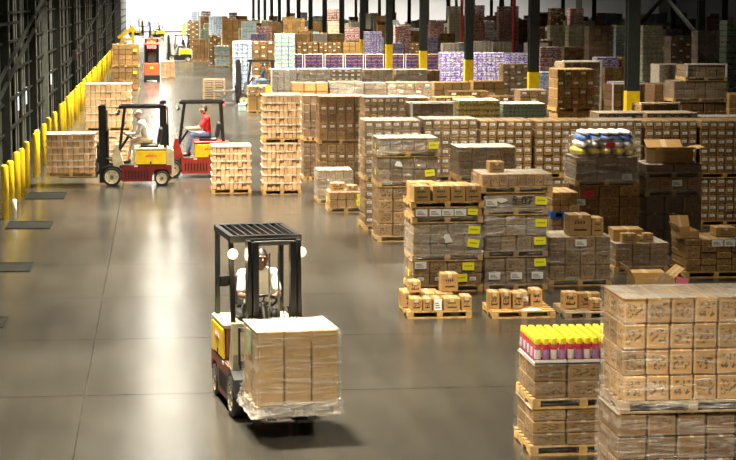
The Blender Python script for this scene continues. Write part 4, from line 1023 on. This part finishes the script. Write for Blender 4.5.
def person(label, loc, rz, skin, shirt, pants, hair, shoes, hip=(0, .36, 1.22), lean=0.12, look=(0, 0, 0), shorts=False, hands=None, hairlen=.0):
    """seated driver, forward -Y: one remeshed body surface, clothes as fitted shells over it"""
    t = bpy.data.objects.new('person', None); COL.objects.link(t); t.location = loc; t.rotation_euler = (0, 0, rz); tag(t, label, 'person')
    H = Vector(hip); N_ = H + Vector((0, -.50 * math.sin(lean) - .02, .50)); HD = N_ + Vector((look[0], -.06 + look[1], .185 + look[2]))
    SH = [N_ + Vector((s * .19, .01, -.06)) for s in (-1, 1)]
    HN = [Vector(h) for h in (hands or [(-.15, -.20, 1.38), (.15, -.20, 1.38)])]
    EL = [(SH[i] + HN[i]) / 2 + Vector(((-1, 1)[i] * .07, .05, -.13)) for i in (0, 1)]
    HP = [H + Vector((s * .10, 0, -.01)) for s in (-1, 1)]
    KN = [H + Vector((s * .15, -.44, -.02)) for s in (-1, 1)]
    AN = [Vector((s * .15, H.y - .56, .68)) for s in (-1, 1)]
    def cap(b, p, q, r0, r1, k=5):
        p = Vector(p); q = Vector(q)
        n = max(2, int((q - p).length / (min(r0, r1) * .6)) + 1)
        n = min(n, 14)
        for i in range(n + 1): u = i / n; r = r0 + (r1 - r0) * u; b.ball(p.lerp(q, u), r, 10)
    def rem(b, vox, sm, mat, name, parent):
        me = b.mesh(name, mat); o = bpy.data.objects.new(name, me); COL.objects.link(o)
        r = o.modifiers.new('r', 'REMESH'); r.mode = 'VOXEL'; r.voxel_size = vox
        s_ = o.modifiers.new('s', 'SMOOTH'); s_.iterations = sm; s_.factor = .5
        bpy.context.view_layer.update()
        m2 = bpy.data.meshes.new_from_object(o.evaluated_get(bpy.context.evaluated_depsgraph_get())); bpy.data.objects.remove(o)
        m2.polygons.foreach_set('use_smooth', [True] * len(m2.polygons)); m2.name = name
        if not m2.materials: m2.materials.append(mat)
        return put(name, m2, parent)
    def torso(b, e=0):
        for i in range(7):
            u = i / 6; c = H.lerp(N_, u * .86); b.ball(c + Vector((0, .0, .02)), (.155 + e + .035 * u, .115 + e - .01 * u, .10 + e), 12)
        for s in SH: cap(b, N_ + Vector((0, 0, -.05)), s, .075 + e, .07 + e)
    b = MB(); torso(b)
    cap(b, N_ + Vector((0, 0, -.05)), HD + Vector((0, .02, -.08)), .06, .052)
    b.ball(HD, (.076, .096, .118), 14); b.ball(HD + Vector((0, -.045, -.06)), (.055, .055, .06), 10)
    b.ball(HD + Vector((0, -.105, -.015)), (.014, .022, .024), 8)                      # nose
    b.ball(HD + Vector((0, -.09, -.062)), (.026, .014, .010), 8)                       # lips
    for s in (-1, 1):
        b.ball(HD + Vector((s * .078, .01, -.005)), (.012, .022, .032), 8); b.ball(HD + Vector((s * .03, -.085, .035)), (.024, .014, .010), 8)
    for i in (0, 1):
        cap(b, SH[i], EL[i], .052, .042); cap(b, EL[i], HN[i], .042, .029)
        d = (HN[i] - EL[i]).normalized(); pc = HN[i] + d * .045; b.ball(pc, (.042, .045, .03), 10)
        sx = (-1, 1)[i]
        for f in range(4):                                                            # fingers curl round the rim
            k0 = pc + d * .03 + Vector(((f - 1.5) * .021, 0, .012)); k1 = k0 + d * (.032 + .006 * (f in (1, 2))) + Vector((0, 0, .006)); k2 = k1 + Vector((0, -.010, -.032)); k3 = k2 + Vector((0, .022, -.014))
            for a_, c_ in ((k0, k1), (k1, k2), (k2, k3)): cap(b, a_, c_, .0095, .0085)
        k0 = pc + Vector((-sx * .036, .01, 0)); k1 = k0 + Vector((-sx * .022, -.028, -.006)); k2 = k1 + Vector((-sx * .004, -.03, -.016))
        cap(b, k0, k1, .012, .010); cap(b, k1, k2, .010, .009)
        cap(b, HP[i], KN[i], .085, .058); cap(b, KN[i], AN[i], .056, .038)
        cap(b, AN[i], AN[i] + Vector((0, -.14, -.05)), .04, .03)
    body = rem(b, .0085, 3, skin, 'body', t)
    b = MB(); torso(b, .014)
    for i in (0, 1): cap(b, SH[i], SH[i].lerp(EL[i], .72), .068, .062)
    rem(b, .014, 3, shirt, 'shirt', t)
    b = MB(); b.ball(H + Vector((0, 0, -.01)), (.178, .14, .12), 12)
    for i in (0, 1):
        cap(b, HP[i], KN[i].lerp(HP[i], .12 if shorts else 0), .10, .078)
        if not shorts: cap(b, KN[i], AN[i] + Vector((0, 0, .04)), .074, .058)
    rem(b, .014, 3, pants, 'trousers', t)
    for i in (0, 1):
        b = MB(); cap(b, AN[i] + Vector((0, .04, -.04)), AN[i] + Vector((0, -.15, -.06)), .05, .042)
        rem(b, .014, 2, shoes, 'shoe', t)
    b = MB(); b.ball(HD + Vector((0, .012, .022)), (.084, .102, .112), 14)
    # cut away the face
    vs, fs = b.v, b.f
    keep = [f for f in fs if sum(vs[i][2] for i in f) / len(f) > HD.z + .055 or sum(vs[i][1] for i in f) / len(f) > HD.y + .03]
    MB().add(vs, keep).build('hair', hair, t, smooth=True)
    for s in (-1, 1): MB().ball(HD + Vector((s * .03, -.088, .018)), (.013, .009, .008), 8).build('eye', M_INK, t, smooth=True)
    return t
SK_L = paint('light_skin', (.68, .42, .30), .5, var=.1); SK_D = paint('brown_skin', (.16, .08, .05), .5, var=.1); SK_M = paint('tan_skin', (.42, .24, .15), .5, var=.1)
C_WHITE = paint('white_cotton', (.84, .83, .80), .8, var=.06); C_RED = paint('red_cotton', (.62, .02, .02), .8, var=.1); C_DARK = paint('charcoal_cotton', (.05, .055, .065), .8, var=.1)
C_JEAN = paint('blue_denim', (.14, .20, .36), .85, var=.2); C_KHAKI = paint('khaki_cotton', (.50, .38, .24), .85, var=.1); C_BLK = paint('black_cotton', (.02, .02, .022), .85)
HR_G = paint('grey_hair', (.30, .29, .28), .7); HR_B = paint('black_hair', (.015, .012, .01), .6)

# front forklift
x0, y0 = gnd(270, 410)
FX, FY = 1.22, 23.3
RZ = math.radians(7.2)
forklift('dusty cream and rust forklift with lit headlights carrying a wrapped load toward us', (FX, FY, 0), RZ, body=paint('rust_brown_paint', (.22, .06, .03), .5, var=.4), lamps=True, lift=.2)
person('driver in a white shirt holding the wheel of the front forklift', (FX, FY, 0), RZ, SK_D, C_WHITE, C_BLK, HR_B, C_BLK, look=(0.03, -.02, -.04), hip=(0.01, .30, 1.16), lean=.2)
# load on the forks
ct, st_ = math.cos(RZ), math.sin(RZ)
ly = -1.13; dep = .92
lx_, ly_ = FX - (ly - dep / 2) * st_ * -1 * -1, FY + (ly - dep / 2) * ct
lx_ = FX + (-(ly - dep / 2)) * st_
Wd = .95
ld = load('kraft', lx_ + .07 - Wd / 2, lx_ + .07 + Wd / 2, ly_ - dep / 2, dep, .285, 1.27, 'large tan carton load in clear film on the forks of the front forklift', nx=3, nz=1, ny=2, wrap='mid', rz=RZ, flare=.05, jit=.003, pallet='dark')
film(ld, Wd + .02, dep + .02, .0, .22, 'heavy', sag=.03, flare=.04)
o = MB().box(-.003, .003, -.14, .12, -.14, .14).build('green_print', paint('green_ink', (.36, .50, .26), .5), ld, (-Wd / 2 - .010, .05, .80)); o['label'] = 'pale green printed patch'

# left forklifts
x1_, y1_ = gnd(137, 186)
F1 = (x1_, y1_ + .47, 0)
forklift('maroon forklift with a yellow side door and a peach load on its forks', F1, -PI / 2, lift=.18)
person('driver in a white shirt and khaki shorts on the maroon forklift', F1, -PI / 2, SK_L, C_WHITE, C_KHAKI, HR_G, C_BLK, hip=(0, .32, 1.22), lean=.38, shorts=True)
load('peach', F1[0] - 1.12 - 1.28, F1[0] - 1.12, F1[1] - .5, 1.0, .267, 1.42, 'peach pack load raised on the forks of the maroon forklift', nx=9, nz=6, ny=2, wrap='mid', jit=.022)
x2_, y2_ = gnd(197, 178)
F2 = (x2_ - .02, y2_ + .47, 0)
forklift('red forklift with glowing tail lights just behind the maroon one', F2, -PI / 2, body=paint('worn_red_paint', (.40, .04, .025), .35, var=.3), cowl=paint('worn_red_paint', (.40, .04, .025)), tail=True)
person('driver in a red shirt and blue jeans on the red forklift', F2, -PI / 2, SK_M, C_RED, C_JEAN, HR_B, C_BLK, hip=(0, .34, 1.22), lean=.05)
# black forklift by the stacks
x3_, y3_ = gnd(258, 106)
F3 = (x3_, y3_ + .5, 0)
forklift('black forklift half hidden by the tall peach stack', F3, -PI / 2, body=M_BLACK, cowl=M_GREY)
person('driver in a dark shirt and jeans on the black forklift', F3, -PI / 2, SK_M, C_DARK, C_JEAN, HR_B, C_BLK)
x_, y_ = gnd(246, 111)
stack(84.5, 248, 266, [(96, 'plain', 'small box pallet in front of the black forklift', dict(nx=2, nz=1, wrap=None, dep=.9)), (86, 'tan', 'tan boxes on the small pallet before the black forklift', dict(nx=2, nz=2, wrap='light', dep=.9))])
x_, y_ = gnd(242, 111)
o = MB().cham(-.16, .16, -.15, .15, 0, .3, .02).box(-.17, .17, -.16, .16, .28, .34, 1).build('cooler_box', [paint('pale_blue_plastic', (.45, .62, .72), .4), M_WHITE], None, (x_, y_, 0)); tag(o, 'small pale blue cooler box on the floor by the black forklift', 'cooler')
# far yellow forklifts
for i, (px, py, rz_, lab) in enumerate(((180, 61.5, -PI / 2, 'yellow forklift facing the docks far down the aisle'), (157, 38.5, -PI / 2, 'right one of two small forklifts at the far wall'), (136, 36.6, PI / 2, 'left one of two small forklifts at the far wall'))):
    x_, y_ = gnd(px, py)
    forklift(lab, (x_, y_ + .5, 0), rz_, body=M_BLACK, cowl=M_YEL if i else M_CREAM)
    if i < 2: person(('driver in dark clothes on the yellow forklift far down the aisle', 'driver in dark clothes on the right forklift at the far wall')[i], (x_, y_ + .5, 0), rz_, SK_M, C_DARK, C_DARK, HR_B, C_BLK)
# red reach truck seen from behind
x_, y_ = gnd(152, 81.5)
t = thing('reach_truck', 'red reach truck seen from behind with two glowing tail lights', 'reach truck', (x_, y_ + .9, 0))
P = lambda nm, mb, m, sm=False: mb.build(nm, m, t, smooth=sm)
P('body', MB().cham(-.5, .5, -.8, .3, .12, 1.12, .06), M_RED); P('bumper', MB().cham(-.5, .5, -.85, -.78, .08, .4, .02), M_BLACK)
P('badge', MB().box(-.1, .1, -.815, -.80, .78, .9), M_YEL)
for s in (-1, 1):
    P('mast_channel', MB().box(s * .36 - .06, s * .36 + .06, .55, .75, .1, 2.6), M_BLACK); P('guard_post', MB().beam((s * .42, -.6, 1.1), (s * .42, -.55, 2.25), .07, .08), M_BLACK)
    P('tail_light', MB().lathe([(.01, -.03), (.09, -.02), (.1, .02)], 'y', 12, (s * .14, -.62, 2.12)), M_TAIL)
    P('outrigger', MB().box(s * .4 - .08, s * .4 + .08, .3, 1.6, .06, .2), M_RED); P('wheel', MB().tube([(s * .4 - .1, -.55, .15), (s * .4 + .1, -.55, .15)], .15, 14), M_RUBBER)
P('guard_roof', MB().cham(-.48, .48, -.66, .5, 2.24, 2.34, .02), M_RED); P('roof_lamp', MB().ball((0, -.3, 2.42), (.09, .09, .09), 8), M_YEL)
P('cabin_panel', MB().box(-.4, .4, .2, .26, 1.1, 2.0), M_BLACK); P('seat_back', MB().cham(-.28, .28, -.3, -.15, 1.1, 1.75, .05), M_VINYL)
P('mast_crossbar', MB().box(-.36, .36, .6, .7, 2.45, 2.6), M_RED)
# screen sign on a stand by the end
x_, y_ = gnd(143, 37)
t = thing('sign_stand', 'blue-bordered white sign board between the two far forklifts', 'sign', (x_, 275, 0))
put('post', MB().box(-.06, .06, -.06, .06, 0, 1.2).mesh('post', M_GREY), t); put('board', MB().box(-.75, .75, -.05, .05, 1.2, 2.4).mesh('board', paint('blue_sign_paint', (.05, .2, .55), .4)), t)
put('face', MB().box(-.58, .58, -.065, -.05, 1.35, 2.25).mesh('face', M_WHITE), t)
# stack of empty pallets and a folded scissor frame
x_, y_ = gnd(214, 106)
xa, ya = gnd(205, 100)
for k in range(9):
    o = put('empty_pallet', pallet_mesh(1.1, 1.0, M_WOODD), None, (at(214, 90, 96)[0] + .01 * (k % 3), 96.5, k * PH)); tag(o, 'weathered empty pallet, %s from the bottom of the pile left of the black forklift' % ORD[k], 'pallet', 'pile of empty pallets')
t = thing('scissor_lift_frame', 'pale folding scissor frame on the floor left of the black forklift', 'lift frame', (at(224, 100, 92)[0], 92, 0))
for yy in (0, .5):
    for a, b_ in (((-.55, .08), (.55, .62)), ((-.55, .62), (.55, .08))): put('scissor_arm', MB().beam((a[0], yy, a[1]), (b_[0], yy, b_[1]), .06, .07).mesh('scissor_arm', M_CHROME), t)
put('base_frame', MB().box(-.6, .6, -.05, .55, 0, .07).mesh('base_frame', M_GREY), t); put('top_frame', MB().box(-.6, .6, -.05, .55, .62, .67).mesh('top_frame', M_CHROME), t)
# wall-side items
x_, z_ = at(106, 56, 108)
o = MB().cham(-.12, .12, -.2, .2, 0, .5, .02).box(.12, .14, -.1, .1, .3, .4, 1).build('control_box', [M_BLACK, M_REDTAG], None, (XW + .47, 100, 1.9)); tag(o, 'dark dock control box with a red plate on the wall', 'control box')
# far wall post
x_, z_ = at(184, 30, 292)
t = thing('wall_post', 'thin pale post with a yellow foot against the white far wall', 'post', (x_, 292, 0))
put('shaft', MB().box(-.15, .15, -.1, .1, 0, 9).mesh('shaft', paint('pale_grey_paint', (.6, .6, .58), .5)), t); put('guard_sleeve', MB().box(-.25, .25, -.2, .2, 0, 1.5).mesh('guard_sleeve', M_YEL), t)
